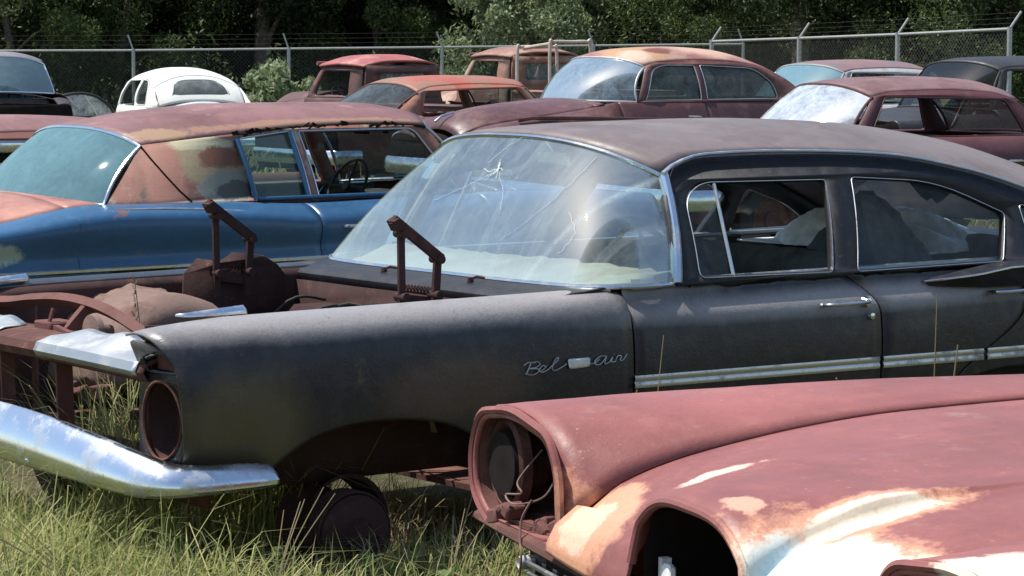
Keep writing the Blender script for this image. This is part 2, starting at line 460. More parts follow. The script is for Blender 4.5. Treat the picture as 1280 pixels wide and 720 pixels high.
def generic_car(sp):
    """a whole weathered car from a specification dictionary; returns its Empty"""
    E = empty(sp['name'], sp['loc'], sp['rz'], sp['label'], sp['cat'], sp.get('group'))
    L = sp['L']; m = sp['mats']; body = m['body']; S = sp['S']; SD = sp.get('SD', S); ar = sp['arches']
    d = sp['doors']           # door cut positions, front to rear
    for sg in (-1, 1):
        side_panel('fender', S, sp.get('nose', .02), d[0]-.004, sg, m.get('fender', body), E, ar, zr=sp.get('zr', .6))
        for a, b in zip(d, d[1:]):
            dr = side_panel('door', SD, a+.004, b-.004, sg, m.get('door', body), E)
            xh = b-.16; zh = sp.get('zh', .78); w = itp(SD[2][0], xh)
            MB().tube(cr([(xh, sg*(w+.0), zh), (xh-.01, sg*(w+.045), zh), (xh-.07, sg*(w+.05), zh), (xh-.14, sg*(w+.045), zh), (xh-.15, sg*w, zh)], 12), .011, 6).build('handle', CHR, dr)
        side_panel('rear_fender', sp.get('SR', SD), d[-1]+.004, L-.02, sg, m.get('quarter', body), E, ar)
        if sp.get('trim'):
            x0, x1, z0, z1 = sp['trim']
            rows = []
            for i in range(41):
                x = x0+(x1-x0)*i/40; z = z0+(z1-z0)*i/40
                P = cr(sect(SD if x > d[0] else S, x), 40); q = min(P, key=lambda p: abs(p.z-z))
                rows.append((x, sg*(q.y+.006), z))
            MB().tube(rows, .008, 6, rz=.013).build('side_trim', CHR, E)
    # hood, deck
    if not sp.get('nohood'): top_panel('hood', sp['zc'], sp['wi'], sp['zi'], sp.get('hx0', .05), sp['hx1'], m.get('hood', body), E, crease=sp.get('hcrease'))
    if not sp.get('notrunk'): top_panel('trunk_lid', sp['zc'], sp['wi'], sp['zi'], sp['tx0'], L-.05, m.get('deck', body), E)
    if not sp.get('nocowl'): top_panel('cowl', sp['zc'], sp['wi'], sp['zi'], sp['hx1']+.006, sp['cx1'], body, E)
    if sp.get('rear_shelf', True): top_panel('rear_deck_panel', sp['zc'], sp['wi'], sp['zi'], sp['sx0'], sp['tx0']-.006, m.get('deck', body), E)
    # end panels
    for nm, x, xo in (('front_panel', sp.get('nose', .02), -1), ('rear_panel', L-.02, 1)):
        if nm == 'front_panel' and sp.get('nofront'): continue
        P = cr(sect(S if xo < 0 else sp.get('SR', SD), x), 24); zc = itp(sp['zc'], x); wi = itp(sp['wi'], x); zi = itp(sp['zi'], x)
        out = [(p.y, p.z) for p in P]; top = [(wi*(1-i/10), zc+(zi-zc)*(1-i/10)**2.2) for i in range(1, 10)]
        full = [(-a, b) for a, b in reversed(out)]+[(-a, b) for a, b in top]+[(0, zc)]+[(a, b) for a, b in reversed(top)]+out
        MB().poly([full], lambda a, b: (x+xo*.03*(1-(a/1.0)**2), a, b)).build(nm, m.get('end', DARK), E, thick=.01)
    if sp.get('bump', True):
        for nm, x, xo in (('front_bumper', -.08, -1), ('rear_bumper', L+.08, 1)):
            W = sp.get('W', itp(S[2][0], .6 if xo < 0 else L-.6)+.02); zb = sp.get('zb', .48); rows = []
            cur = cr([(x-xo*.42, -W, zb), (x-xo*.16, -W, zb), (x-xo*.03, -W*.86, zb), (x+xo*.03, 0, zb), (x-xo*.03, W*.86, zb), (x-xo*.16, W, zb), (x-xo*.42, W, zb)], 40)
            MB().tube(cur, .03, 10, rz=.085).build(nm, m.get('bumper', CHRB), E)
    # floor and wheels
    MB().box((L*.5, 0, .27), (L*.86, 1.4, .03)).build('floor_pan', DARK, E)
    MB().box((sp['hx1']+.1, 0, .6), (.03, 1.35, .62)).build('firewall', DARK, E)
    for (xc, r, z0, h) in ar:
        for sg in (-1, 1): wheel(E, xc, sg*(sp.get('W', itp(S[2][0], xc))-.17), .31, .31, .18, sg)
    # greenhouse
    G = sp['G']; yf = G['yf']
    roof('roof', G['R'], m.get('roof', body), E)
    for sg in (-1, 1):
        hs = G['holes']
        upper_side('window_frame', G['outer'], hs, yf, sg, m.get('frame', body), E, thick=G.get('ft', .03))
        for i, h in enumerate(hs):
            if i in G.get('glass', ()) : side_glass('side_window', h, yf, sg, m.get('glass', GS), E)
            if G.get('trim', True): loop_trim('window_trim', h, yf, sg, .006, m.get('trim', CHR), E)
    if G.get('ws', True):
        o, rows = pane('windshield', mirror_curve(G['wsb']), mirror_curve(G['wst']), m.get('wglass', GPALE), E, G.get('bul', .03))
        edge_trim('windshield_trim', rows, .012, m.get('trim', CHR), E)
    if G.get('rw', True):
        o, rows = pane('rear_window', mirror_curve(G['rwb']), mirror_curve(G['rwt']), m.get('rglass', GPALE), E, .03, dirv=(1, 0, .3))
        edge_trim('rear_window_trim', rows, .012, m.get('trim', CHR), E)
    # cabin
    xb = d[0]; zb0 = G['outer'][0][1]
    MB().box((sp['cx1']+.05, 0, zb0-.12), (.32, 1.3, .16), None, .04).build('dashboard', m.get('dash', VINYL), E)
    steering(E, (sp['cx1']+.42, -.35, zb0-.0), .19, .45, None)
    s0 = sp['cx1']+.75
    seat('front_seat', E, s0, s0+.5, .62, .42, .58, zb0+.02, m.get('seat', SEAT))
    seat('rear_seat', E, s0+.95, s0+1.4, .6, .42, .58, zb0-.02, m.get('seat', SEAT))
    return E
# ------------------------------------------------------------------ the black four-door sedan with the open engine bay
BLK = paint('black_faded_lit_ledge', (.016, .015, .020), [((.045, .032, .028), 2.3, .56, .66), ((.075, .055, .035), 3.1, .63, .69)], chips=.65, chipc=(.13, .085, .06), rough=.38, rvar=.14, spec=.5, bump=.36, dirt=.5,
            patches=[((.27, .25, .245), (.95, -.84, .925), (1.2, .25, .075), .35, .7), ((.28, .26, .25), (3.0, -.95, .852), (1.15, .12, .046), .4, .9), ((.09, .075, .045), (.33, -.98, .60), (.22, .2, .16), .5, .6), ((.075, .05, .04), (1.15, -.98, .66), (.3, .2, .10), .6, .6)])  # first two patches paint in the sunlit fender top and door ledge
BLKF = paint('black_frame', (.014, .014, .018), [((.04, .03, .028), 6, .6, .75)], rough=.5, spec=.35, bump=.15)
ROOFB = paint('roof_oxidised', (.165, .130, .124), [((.12, .085, .078), 2.4, .5, .7), ((.24, .20, .195), 4, .6, .8)], rough=.5, rvar=.1, spec=.4, bump=.2)
SEAMS = []
def build_sedan():
    E = empty('sedan', (0, 0, 0), 0, 'black four-door sedan without hood or headlights, chrome front bumper, script emblem on its front fender', 'car')
    K = lambda *a: list(a)
    S = [(K((.05, .72), (.5, .735), (1.9, .735)), K((.05, .868), (.2, .893), (.46, .910), (1.0, .916), (1.9, .925))),
         (K((.05, .80), (.5, .82), (1.9, .83)), K((.05, .880), (.2, .905), (.46, .923), (1.0, .928), (1.9, .934))),
         (K((.05, .885), (.5, .915), (1.9, .93)), K((.05, .862), (.2, .885), (.5, .902), (1.9, .912))),
         (K((.05, .95), (.5, .968), (1.9, .975)), K((.05, .802), (.5, .835), (1.9, .845))),
         (K((.05, .978), (.5, .988), (1.9, .992)), K((.05, .70), (5, .70))),
         (K((.05, .97), (.5, .982), (1.9, .985)), K((.05, .58), (.36, .58), (.46, .55), (5, .55))),
         (K((.05, .95), (.5, .955), (1.9, .955)), K((.05, .50), (.36, .50), (.46, .40), (5, .40))),
         (K((.05, .92), (.5, .91), (1.9, .905)), K((.05, .44), (.36, .44), (.46, .27), (5, .27)))]
    SD = [(K((1.9, .915), (4.2, .915), (5.3, .88)), K((1.9, .945), (5.3, .945))),
          (K((1.9, .925), (4.2, .925), (5.3, .89)), K((1.9, .905), (5.3, .91))),
          (K((1.9, .950), (4.2, .95), (5.3, .91)), K((1.9, .872), (5.3, .87))),
          (K((1.9, .977), (4.2, .977), (5.3, .93)), K((1.9, .825), (5.3, .82))),
          (K((1.9, .992), (4.2, .992), (5.3, .95)), K((1.9, .70), (5.3, .70))),
          (K((1.9, .985), (4.2, .985), (5.3, .94)), K((1.9, .55), (5.3, .55))),
          (K((1.9, .955), (4.2, .955), (5.3, .92)), K((1.9, .40), (5.3, .42))),
          (K((1.9, .905), (4.2, .905), (5.3, .88)), K((1.9, .27), (5.3, .32)))]
    ar = [(.85, .47, .30, .267), (3.92, .45, .27, .27)]
    f0 = lambda z: .118-.03*max(0, (z-.5)/.3) if z < .8 else .088-.045*min(1, (z-.8)/.09)
    gapB = lambda z: itp([(.27, 3.10), (.80, 3.10), (.87, 3.06), (.945, 2.965)], z)
    gapC = lambda z: itp([(.27, 3.45), (.5, 3.5), (.75, 3.86), (.945, 3.96)], z)
    for sg in (-1, 1):
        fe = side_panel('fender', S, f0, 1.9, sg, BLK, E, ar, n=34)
        # flange down inside the engine bay, carried low to keep light out of the arch
        rows = [[(x, sg*.735, itp(S[0][1], x)), (x, sg*.72, itp(S[0][1], x)-.03), (x, sg*.725, .72), (x, sg*.72, .5), (x, sg*.70, .34)] for x in [i*.1+.12 for i in range(18)]]
        MB().grid(rows).build('inner_fender', RUSTD, E, thick=.006)
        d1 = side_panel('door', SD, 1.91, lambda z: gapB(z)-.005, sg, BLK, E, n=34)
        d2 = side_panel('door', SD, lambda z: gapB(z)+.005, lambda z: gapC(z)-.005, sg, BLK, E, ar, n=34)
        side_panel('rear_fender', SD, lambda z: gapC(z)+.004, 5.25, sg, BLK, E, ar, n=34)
        # dark jambs behind the gaps
        for g in (lambda z: 1.905, gapB):
            MB().grid([[(g(p.z)+dx, sg*(p.y-.02), p.z) for p in cr(sect(SD, 2.5), 20)] for dx in (-.03, .03)]).build('door_jamb', DARK, E)
        for dr, xh in ((d1, 2.93), (d2, 3.80)):
            w = .985
            hb = MB()
            hb.tube(cr([(xh-.12, sg*(w-.01), .838), (xh-.115, sg*(w+.038), .842), (xh-.05, sg*(w+.045), .842), (xh+.06, sg*(w+.038), .842), (xh+.09, sg*(w+.012), .842)], 16), [.012]*13+[.01]*3, 8, rz=.008)
            hb.lathe([(.001, sg*.026), (.016, sg*.024), (.022, 0)], (xh+.09, sg*(w-.004), .838), 'y', 20)
            hb.build('handle', CHR, dr)
            MB().lathe([(.001, sg*.018), (.012, sg*.016), (.016, 0)], (xh+.115, sg*(w-.0), .785), 'y', 16).build('lock', CHR, dr)
        for (x0, x1, par) in ((1.905, 3.085, d1), (3.105, 3.64, d2), (3.66, 5.15, E)):
            rows = []
            for i in range(30):
                x = x0+(x1-x0)*i/29; zc = .620-(x-1.9)*.010; hh = .022
                rows.append([(x, sg*(itp([(1.9, .986), (4.2, .986), (5.3, .945)], x)+o), zc+dz) for o, dz in ((0, hh+.004), (.012, hh), (.015, hh*.5), (.010, 0), (.015, -hh*.5), (.012, -hh), (0, -hh-.004))])
            MB().grid(rows).build('side_trim', DULL, par)
    # tail fin spears
    for sg in (-1, 1):
        rows = []
        for i in range(41):
            t = i/40; x = 3.36+t*2.0; w = min(1, t*9)**.6
            zt = .898+.05*min(1, t*5)**.7+.03*t; zb = .872-.018*min(1, t*6)-.01*t; yo = .945+.075*w+.03*t
            yi = .90-.0*t; zi = zt-.012 if t > .05 else .885
            rows.append([(x, sg*yi, zi+.0), (x, sg*(yo-.05*w), zt), (x, sg*yo, zt-.016*w-.004), (x, sg*(yo-.01), zt-.03*w-.004), (x, sg*(yo-.04*w), zb+.006), (x, sg*.93, zb)])
        fn = MB().grid(rows).build('tail_fin', BLKF, E)
        MB().tube([(r[2][0], r[2][1]*1.002, r[2][2]) for r in rows[:-2]], .004, 6).build('fin_trim', CHR, fn)
    # deck behind the cabin
    zc = [(1.55, .955), (4.3, .99), (4.6, .99), (5.3, .93)]; wi = [(1.5, .735), (2, .9), (4.2, .91), (5.3, .87)]; zi = [(1.5, .922), (4.3, .945), (5.3, .95)]
    top_panel('trunk_lid', zc, wi, zi, 4.75, 5.25, BLK, E)
    top_panel('rear_deck_panel', zc, wi, zi, 4.35, 4.744, BLK, E)
    MB().poly([[(-.9, .35), (.9, .35), (.95, .7), (.9, .93), (0, .93), (-.9, .93), (-.95, .7)]], lambda a, b: (5.26, a, b)).build('rear_panel', BLK, E, thick=.01)
    MB().tube(cr([(4.95, -1.0, .45), (5.3, -.95, .45), (5.42, 0, .45), (5.3, .95, .45), (4.95, 1.0, .45)], 30), .03, 8, rz=.08).build('rear_bumper', CHRB, E)
    # cowl between the bay and the glass
    base_h = [(1.765, 0, .945), (1.765, .45, .945), (1.80, .75, .945), (1.88, .895, .947), (2.0, .937, .947), (2.15, .912, .945)]
    base = cr(mirror_curve(base_h), 49)
    rows = []
    for i, p in enumerate(base):
        if abs(p.y) > .90: continue
        xf = 1.61+.0*abs(p.y); rows.append([(xf, p.y, .86), (xf, p.y, .905), (xf+.012, p.y, .918), (xf+.07, p.y, .926), (p.x+.01, p.y, .944)])
    MB().grid(rows).build('cowl', BLKF, E, thick=.006)
    for y in (-.30, .26):
        w = MB().lathe([(.001, .028), (.011, .026), (.014, 0)], (1.70, y, .925), 'z', 12); w.tube([(1.70, y, .945), (1.71, y-.03, .955), (1.73, y-.05, .95)], .005, 6)
        w.build('wiper_pivot', RUST, E)
    # roof and greenhouse
    yf = lambda x, z: .918-(z-.945)*.60+.022*sin(pi*min(1, max(0, (z-.945)/.44)))
    rail = [(2.25, 1.325), (2.33, 1.358), (2.48, 1.387), (2.75, 1.392), (3.0, 1.387), (3.4, 1.366), (3.8, 1.297), (4.1, 1.208), (4.4, 1.10), (4.62, 1.0)]
    R = dict(z=rail, w=[(x, yf(x, z)+.008) for x, z in rail], c=[(2.08, 1.452), (2.2, 1.468), (2.5, 1.483), (3.15, 1.49), (3.6, 1.473), (4.1, 1.41), (4.5, 1.31)],
             fs=2.26, fc=2.105, rs=4.6, rc=4.42, fp=3.2, rp=3, p=2.7)
    roof('roof', R, ROOFB, E, .014)
    outer = [(2.155, .937), (4.72, .937), (4.62, 1.0)]+[(x, z) for x, z in reversed(rail[:-1])]+[(2.222, 1.24), (2.19, 1.12), (2.168, 1.0)]
    o2 = [(2.155, .937), (4.72, .937)]+[(x, itp(rail, x)-.006) for x in [4.62-i*.06 for i in range(39)]]+[(2.222, 1.24), (2.19, 1.12), (2.168, 1.0)]
    front = rounded([(2.262, .962), (2.905, .952), (3.035, 1.285), (2.42, 1.292), (2.31, 1.235)], [.03, .02, .02, .10, .09])
    rear = rounded([(3.03, .948), (3.81, .95), (3.905, 1.13), (3.60, 1.262), (3.17, 1.29)], [.02, .02, .02, .25, .02])
    quart = rounded([(3.985, .952), (4.52, .955), (4.30, 1.075), (4.0, 1.165)], [.02, .03, .08, .03])
    for sg in (-1, 1):
        upper_side('window_frame', o2, [front, rear, quart], yf, sg, BLKF, E, thick=.03)
        for h in (front, rear, quart): loop_trim('window_trim', h, yf, sg, .0022, DULL, E, out=.0165)
        # vent window divider bar
        MB().tube([(2.425, sg*(yf(0, .955)+.01), .955), (2.475, sg*(yf(0, 1.27)+.012), 1.285)], .007, 8).build('vent_divider', DULL, E)
        side_glass('side_window', rear, yf, sg, GS, E)
        side_glass('side_window', quart, yf, sg, GS, E)
        vent = [(2.268, .966), (2.42, .962), (2.468, 1.285), (2.40, 1.285), (2.31, 1.23)]
        side_glass('vent_window', vent, yf, sg, GS, E)
        dr = [(x, sg*(yf(x, z)+.030), z+.004) for x, z in [(q, itp(rail, q)) for q in [2.25+i*.06 for i in range(40)]]]
        MB().tube(dr, .010, 8, rz=.007).build('drip_rail', DULL, E)
    # windshield
    def redge(R, v, dz=-.006):
        x = R['fc']+(R['fs']-R['fc'])*v**R['fp']; w = itp(R['w'], R['fs']+.0); zr = itp(R['z'], R['fs']); c = itp(R['c'], x)
        return (x, w*v, zr+(c-zr)*(1-v**R['p'])+dz)
    top_h = [redge(R, v) for v in (0, .25, .5, .7, .85, .95, 1)]
    n, m = 61, 14
    B = resample(cr(mirror_curve(base_h), 121), n); T = resample(cr(mirror_curve(top_h), 121), n); rows = []
    for j in range(m+1):
        v = j/m; row = []
        for i in range(n):
            p = B[i].lerp(T[i], v); k = abs(2*i/(n-1)-1)
            s = 4*v*(1-v)
            p = p+Vector((-.035*s*(1-k**4)+.0, 0, .012*s*(1-k**4)))
            p.y += (1 if i > n/2 else -1)*.02*s*k**4
            row.append(p)
        rows.append(row)
    ws = MB().grid(rows).build('windshield', GW, E)
    MB().tube(rows[0], .012, 8, rz=.009).build('windshield_lower_trim', CHR, ws)
    MB().tube(rows[-1], .013, 8, rz=.010).build('windshield_upper_trim', CHR, ws)
    for q in (0, -1): MB().tube([r[q]+Vector((.010, (-.006 if q == 0 else .006), 0)) for r in rows], [.028-.004*abs(2*j/m-1) for j in range(m+1)], 8, rz=.018).build('windshield_side_trim', CHR, ws)
    def P(u, v):   # a point on the glass; u: 0 near side .. 1 far side
        a = u*(n-1); b = v*m; i, j = min(n-2, int(a)), min(m-1, int(b)); p = rows[j][i].lerp(rows[j][i+1], a-i); q = rows[j+1][i].lerp(rows[j+1][i+1], a-i)
        return p.lerp(q, b-j)+Vector((-.004, 0, .004))
    crk = MB(); rg = random.Random(3)
    def crack(pts, r=.0004):
        Q = cr([(a, b, 0) for a, b in pts], 14); crk.tube([P(min(.99, max(.01, q.x+rg.uniform(-.003, .003))), min(.98, max(.02, q.y+rg.uniform(-.008, .008)))) for q in Q], r, 4)
    crack([(.44, .99), (.47, .90), (.50, .78)]); crack([(.43, .72), (.45, .74), (.48, .71), (.50, .73)], .0009)
    crack([(.17, .93), (.22, .68), (.28, .45), (.36, .22)], .0006);  crack([(.45, .73), (.52, .60), (.60, .48)])
    crack([(.45, .73), (.40, .60), (.38, .45)]); crack([(.20, .50), (.18, .35), (.21, .2)])
    for i in range(9):
        a = rg.uniform(0, 6.28); l = rg.uniform(.02, .07); crack([(.45, .73), (.45+l*cos(a)*.5, .73+l*sin(a)*1.5)], .0008)
    crk.build('crack', simple('crack_white', (.9, .95, .97), .3, nz=30, var=.03), ws)
    # rear window
    rr = lambda v: (R['rc']+(R['rs']-R['rc'])*v**3, itp(R['w'], 4.58)*v, itp(R['z'], 4.6)+(itp(R['c'], 4.42)-itp(R['z'], 4.6))*(1-v**2.7))
    pane('rear_window', mirror_curve([(4.78, 0, .985), (4.78, .45, .98), (4.74, .75, .96), (4.66, .88, .95)]), mirror_curve([rr(v) for v in (0, .3, .6, .85, 1)]), GS, E, .02, dirv=(1, 0, .5))
    # ---- interior
    rows = [[(x, y, .925+.055*max(0, min(1, (x-1.82)/.3))+.010*sin(y*5)*sin(x*20)-(.015 if x > 2.2 else 0)-.05*(x > 2.26)) for x in (1.80, 1.9, 2.0, 2.1, 2.18, 2.24, 2.27)] for y in [-.86+i*.0344*1.0 for i in range(51)]]
    rows = [[(max(x, 1.78+.36*max(0, (abs(y)-.62)/.25)**2), y, z) for x, y, z in r] for r in rows]
    rg = random.Random(31); rows = [[(x+(rg.uniform(-.02, .02) if x > 2.05 else 0), y, z+rg.uniform(-.006, .008)) for x, y, z in r] for r in rows]
    dsh = MB().grid(rows).build('dashboard', DASHD, E, thick=.01)
    MB().grid([[(2.27, y, .87), (2.30, y, .80), (2.26, y, .68), (2.1, y, .62)] for y in (-.84, -.4, 0, .4, .84)]).build('dash_face', VINYL, dsh, thick=.01)
    steering(E, (2.5, -.38, .93), .2, .42, VINYL)
    seat('front_seat', E, 2.68, 3.18, .70, .42, .60, .99, SEAT, lean=.10)
    seat('rear_seat', E, 3.70, 4.18, .68, .42, .60, 1.0, SEAT, lean=.16)
    MB().box((3.2, 0, .26), (3.6, 1.6, .02)).build('floor_pan', RUST, E)
    for sg in (-1, 1):
        MB().grid([[(x, sg*.86, .94), (x, sg*.87, .8), (x, sg*.86, .5), (x, sg*.84, .3)] for x in (2.2, 2.6, 3.0, 3.4, 3.8, 4.2)]).build('door_panel', VINYL, E, thick=.01)
        MB().tube([(2.2+i*.1, sg*.875, .95) for i in range(22)], .014, 8).build('sill_rail', ALU, E)
    # sagging headliner
    rows = []
    for i in range(25):
        x = 2.5+i*.068; r = []
        for j in range(17):
            y = -.54+1.08*j/16; k = 1-abs(y/.56)**3
            sag = .02+.02*sin(x*7+y*3)+.11*max(0, 1-((x-3.68)/.42)**2)*max(0, 1-((y+.22)/.42)**2)
            zr_ = itp(rail, x); top = zr_+(itp(R['c'], x)-zr_)*(1-abs(y/itp(R['w'], x))**2.7)-.035
            r.append((x, y, min(top-sag*k, 2)))
        rows.append(r)
    MB().grid(rows).build('headliner', LINER, E)
    # torn flap hanging at the rear side window
    rows = []
    for i in range(21):
        x = 3.15+i*.036; dr_ = .03+.12*(i/20)*(.6+.4*sin(i*.9))+(.05 if i in (18, 19) else 0)
        zt = itp(rail, x)-.015; rows.append([(x, -.585-.01*sin(i+j), zt-dr_*j/5) for j in range(6)])
    MB().grid(rows).build('torn_liner', LINER, E)
    # mirror
    mm = MB().box((2.33, .02, 1.36), (.02, .2, .06), None, .01); mm.tube([(2.33, .02, 1.38), (2.28, .02, 1.44)], .006, 6); mm.build('rear_view_mirror', CHR, E)
    # ---- nose
    hl = MB()
    def fx(y, z): return .085+.035*max(0, (abs(y)-.80)/.17)**1.5+(.0 if z < .78 else -(z-.78)*.45)
    for sg in (-1, 1):
        out = rounded([(.745, .46), (.95, .47), (.975, .60), (.966, .76), (.94, .825), (.87, .862), (.755, .868)], [.02, .05, .1, .08, .06, .04, .02])
        oval = [(.868+.092*cos(a), .618+.125*sin(a)) for a in [2*pi*k/32 for k in range(32)]]
        slot = rounded([(.80, .772), (.94, .775), (.925, .82), (.87, .838), (.80, .815)], [.01, .03, .03, .02, .01])
        fp = MB().poly([dense(out, .04), oval[::-1], slot[::-1]], lambda y, z: (fx(y, z), sg*y, z)).build('headlight_surround', BLK if sg < 0 else RUST, E, thick=.008, angle=20)
        MB().tube([(fx(y, z)-.004, sg*y, z) for y, z in oval], .006, 6, closed=True).build('headlight_rim', RUST, fp)
        prof = []
        for k, (s, dx) in enumerate(((1, 0), (.95, .05), (.8, .1), (.45, .13), (.05, .135))):
            prof.append([(.10+dx+.0, sg*(.868+.092*s*cos(a)), .618+.125*s*sin(a)) for a in [2*pi*q/24 for q in range(24)]])
        MB().grid(prof, cv=True).build('headlight_bucket', RUSTD, fp)
        MB().box((.17, sg*.87, .80), (.1, .14, .05)).build('slot_liner', RUST, fp)
        # fender ornament
        b = [(.22, sg*.715, .925), (.50, sg*.745, .925)]
        orn = MB()
        orn.grid([[Vector((x, sg*(yc-w), z0)), Vector((x, sg*(yc-w*.6), z0+h*.7)), Vector((x, sg*yc, z0+h)), Vector((x, sg*(yc+w*.6), z0+h*.7)), Vector((x, sg*(yc+w), z0))]
                  for x, yc, w, z0, h in ((.21, .760, .004, .932, .006), (.25, .762, .014, .928, .012), (.33, .765, .018, .928, .018), (.455, .768, .018, .928, .026), (.46, .768, .016, .928, .020))])
        orn.build('fender_ornament', CHRB, E, thick=.004)
        # wheelhouse in the bay
        cx, cz = .87, .56; rows = []
        for i in range(25):
            a = pi*i/24; r = []
            for j in range(9):
                y = .32+.42*j/8; rr_ = .32-.10*max(0, 1-(j/2.5))**2.2+.003*sin(i*2.7)*sin(j*2)
                if j == 8: rr_ += .012+(.014 if i % 3 == 0 else 0)
                if j == 5: rr_ -= .006
                r.append((cx-cos(a)*rr_*1.08, sg*y, cz+sin(a)*rr_))
            rows.append(r)
        rows = [[(p[0], p[1], p[2]-(.09 if sg < 0 else 0)) for p in r] for r in rows]
        MB().grid(rows).build('wheel_house', RUSTL, E, thick=.006)
        # hinge
        y = sg*.62; hg = MB()
        hg.beam((1.18, y, .84), (1.176, y, 1.15), .012, .026); hg.beam((1.135, y-.012, 1.20), (1.335, y-.012, 1.055), .022, .034)
        hg.beam((1.135, y-.012, 1.20), (1.155, y-.012, 1.165), .05, .024)
        hg.beam((1.33, y, 1.06), (1.315, y, .84), .014, .028); hg.beam((1.18, y+.02, .92), (1.33, y+.02, .90), .02, .04)
        for (px, pz) in ((1.178, 1.15), (1.328, 1.055), (1.18, .93), (1.32, .93)): hg.lathe([(.001, -.03), (.016, -.03), (.016, .03), (.001, .03)], (px, y, pz), 'y', 12)
        co = [(1.2+.14*t/40+.0, y+.035+.013*cos(t*1.57), .96+.013*sin(t*1.57)-.02*t/40) for t in range(41)]
        hg.tube(co, .003, 5); hg.build('hood_hinge', RUSTD, E)
        br = MB(); lo = 0 if sg > 0 else -.09; pl = [(1.04, .70), (1.06, .93+lo), (1.12, .985+lo), (1.20, .97+lo), (1.27, 1.0+lo), (1.40, .985+lo), (1.47, .95+lo), (1.52, .90), (1.50, .70)]
        br.poly([dense(pl, .08)], lambda a, b: (a, sg*(.655+.02*sin(a*30)), b)).build('hinge_bracket', RUSTD, E, thick=.012)
        # end of apron and side rails
        MB().beam((.25, sg*.45, .42), (1.6, sg*.45, .42), .09, .11, .01).build('frame_rail', RUST, E)
    hd = []; 
    for i in range(49):
        y = -.80+1.6*i/48; k = 1-(y/.8)**2; x = .075-.055*k; z = .775+.022*k
        hd.append([(x+.03, y, z-.045), (x+.004, y, z-.035), (x-.008, y, z-.012), (x+.004, y, z+.010), (x+.05, y, z+.022), (x+.12, y, z+.03), (x+.19, y, z+.028), (x+.2, y, z-.03)])
    MB().grid(hd).build('header_panel', RUST, E, thick=.008)
    for sg in (-1, 1):
        al = []
        for i in range(25):
            t = i/24; y = .17+.60*t; k = 1-(y/.8)**2; x = .075-.055*k; z = .775+.022*k
            wv = .012*sin(t*13)*sin(t*3.1); up = .035+.028*sin(pi*min(1, t*1.15))
            al.append([(x-.004, sg*y, z-.028-.0*t), (x-.016, sg*y, z-.01), (x-.004, sg*y, z+.016), (x+.05, sg*y, z+.033+wv*.3), (x+.11, sg*y, z+up+wv), (x+.135, sg*y, z+up+.004+wv)])
        MB().grid(al).build('eyebrow_trim', ALU, E, thick=.003)
    # radiator support arch, latch, posts
    ap = cr([(.36, -.74, .79), (.32, -.55, .812), (.30, -.40, .842), (.30, -.2, .888), (.30, -.02, .910), (.30, .18, .913), (.30, .40, .895), (.31, .56, .875), (.33, .74, .86)], 44)
    MB().tube(ap, .030, 4, rz=.022).build('radiator_support', RUSTR, E)
    lt = MB(); lt.beam((.30, -.02, .90), (.20, -.02, .80), .03, .05); lt.box((.17, -.05, .815), (.14, .34, .02), None, .004); lt.box((.20, .05, .84), (.10, .12, .03), None, .006)
    lt.beam((.2, .12, .84), (.13, -.2, .83), .02, .02); lt.tube([(.16, .02, .84), (.18, .02, .90)], .008, 6); lt.build('hood_latch', RUSTR, E)
    hn = MB().lathe([(.001, -.03), (.06, -.02), (.065, 0), (.03, .02), (.02, .06)], (.24, -.17, .83), 'x', 24); hn.build('horn', RUSTL, E)
    for y, w, z1 in ((-.20, .06, .78), (-.765, .035, .79), (.22, .05, .79), (.765, .035, .79)):
        MB().beam((.11, y, .44), (.10, y, z1), .012, w).build('grille_post', RUSTR, E)
    MB().grid([[(.33, y, .30), (.33, y, .42), (.34, y, .46)] for y in (-.75, -.3, .3, .75)]).build('lower_crossmember', RUST, E, thick=.02)
    for sg in (-1, 1): MB().beam((.34, sg*.47, .4), (.32, sg*.44, .87), .015, .08).build('support_post', RUST, E)
    MB().poly([dense([(-.72, .34), (.72, .34), (.74, .88), (-.74, .88)], .1)], lambda a, b: (1.60+.015*sin(a*9)*sin(b*14), a, b)).build('firewall', RUSTD, E, thick=.01)
    ht = MB().box((1.5, .32, .66), (.2, .36, .3), None, .03); ht.lathe([(.001, -.12), (.07, -.12), (.08, 0)], (1.4, .32, .68), 'x', 20); ht.build('heater_box', RUSTD, E)
    # hoses and wires
    hs = MB(); rg = random.Random(5)
    for k in range(16):
        a = Vector((1.58, rg.uniform(-.5, .5), rg.uniform(.6, .85))); b = Vector((rg.uniform(.9, 1.4), rg.uniform(-.6, .6), rg.uniform(.4, .8)))
        hs.tube(cr([a, a.lerp(b, .3)+Vector((0, 0, .06)), a.lerp(b, .7)+Vector((0, .05, -.1)), b], 16), .006, 6)
    hs.build('hoses', RUBBER, E)
    cl_ = MB()   # junk left on the inner fenders and cross rails
    for k in range(26):
        a = Vector((rg.uniform(.35, 1.5), rg.uniform(-.6, .62), rg.uniform(.46, .62)))
        cl_.box(a, (rg.uniform(.03, .16), rg.uniform(.02, .10), rg.uniform(.015, .07)), Matrix.Rotation(rg.uniform(-1, 1), 3, rg.choice('XYZ')), .004)
    cl_.beam((.3, -.45, .45), (1.55, .45, .47), .03, .03); cl_.beam((.3, .45, .45), (1.55, -.45, .47), .03, .03); cl_.beam((.95, -.6, .46), (.95, .62, .46), .07, .05)
    cl_.build('bay_brackets', RUST, E)
    wr = MB()
    for k in range(12):
        y = .66; x = .5+k*.09; wr.tube(cr([(x, y+.05, .70+.1*sin(k)), (x+.06, y+.02, .60), (x+.12, y-.05, .66+.08*cos(k*2)), (x+.2, y+.04, .72)], 12), .004, 5)
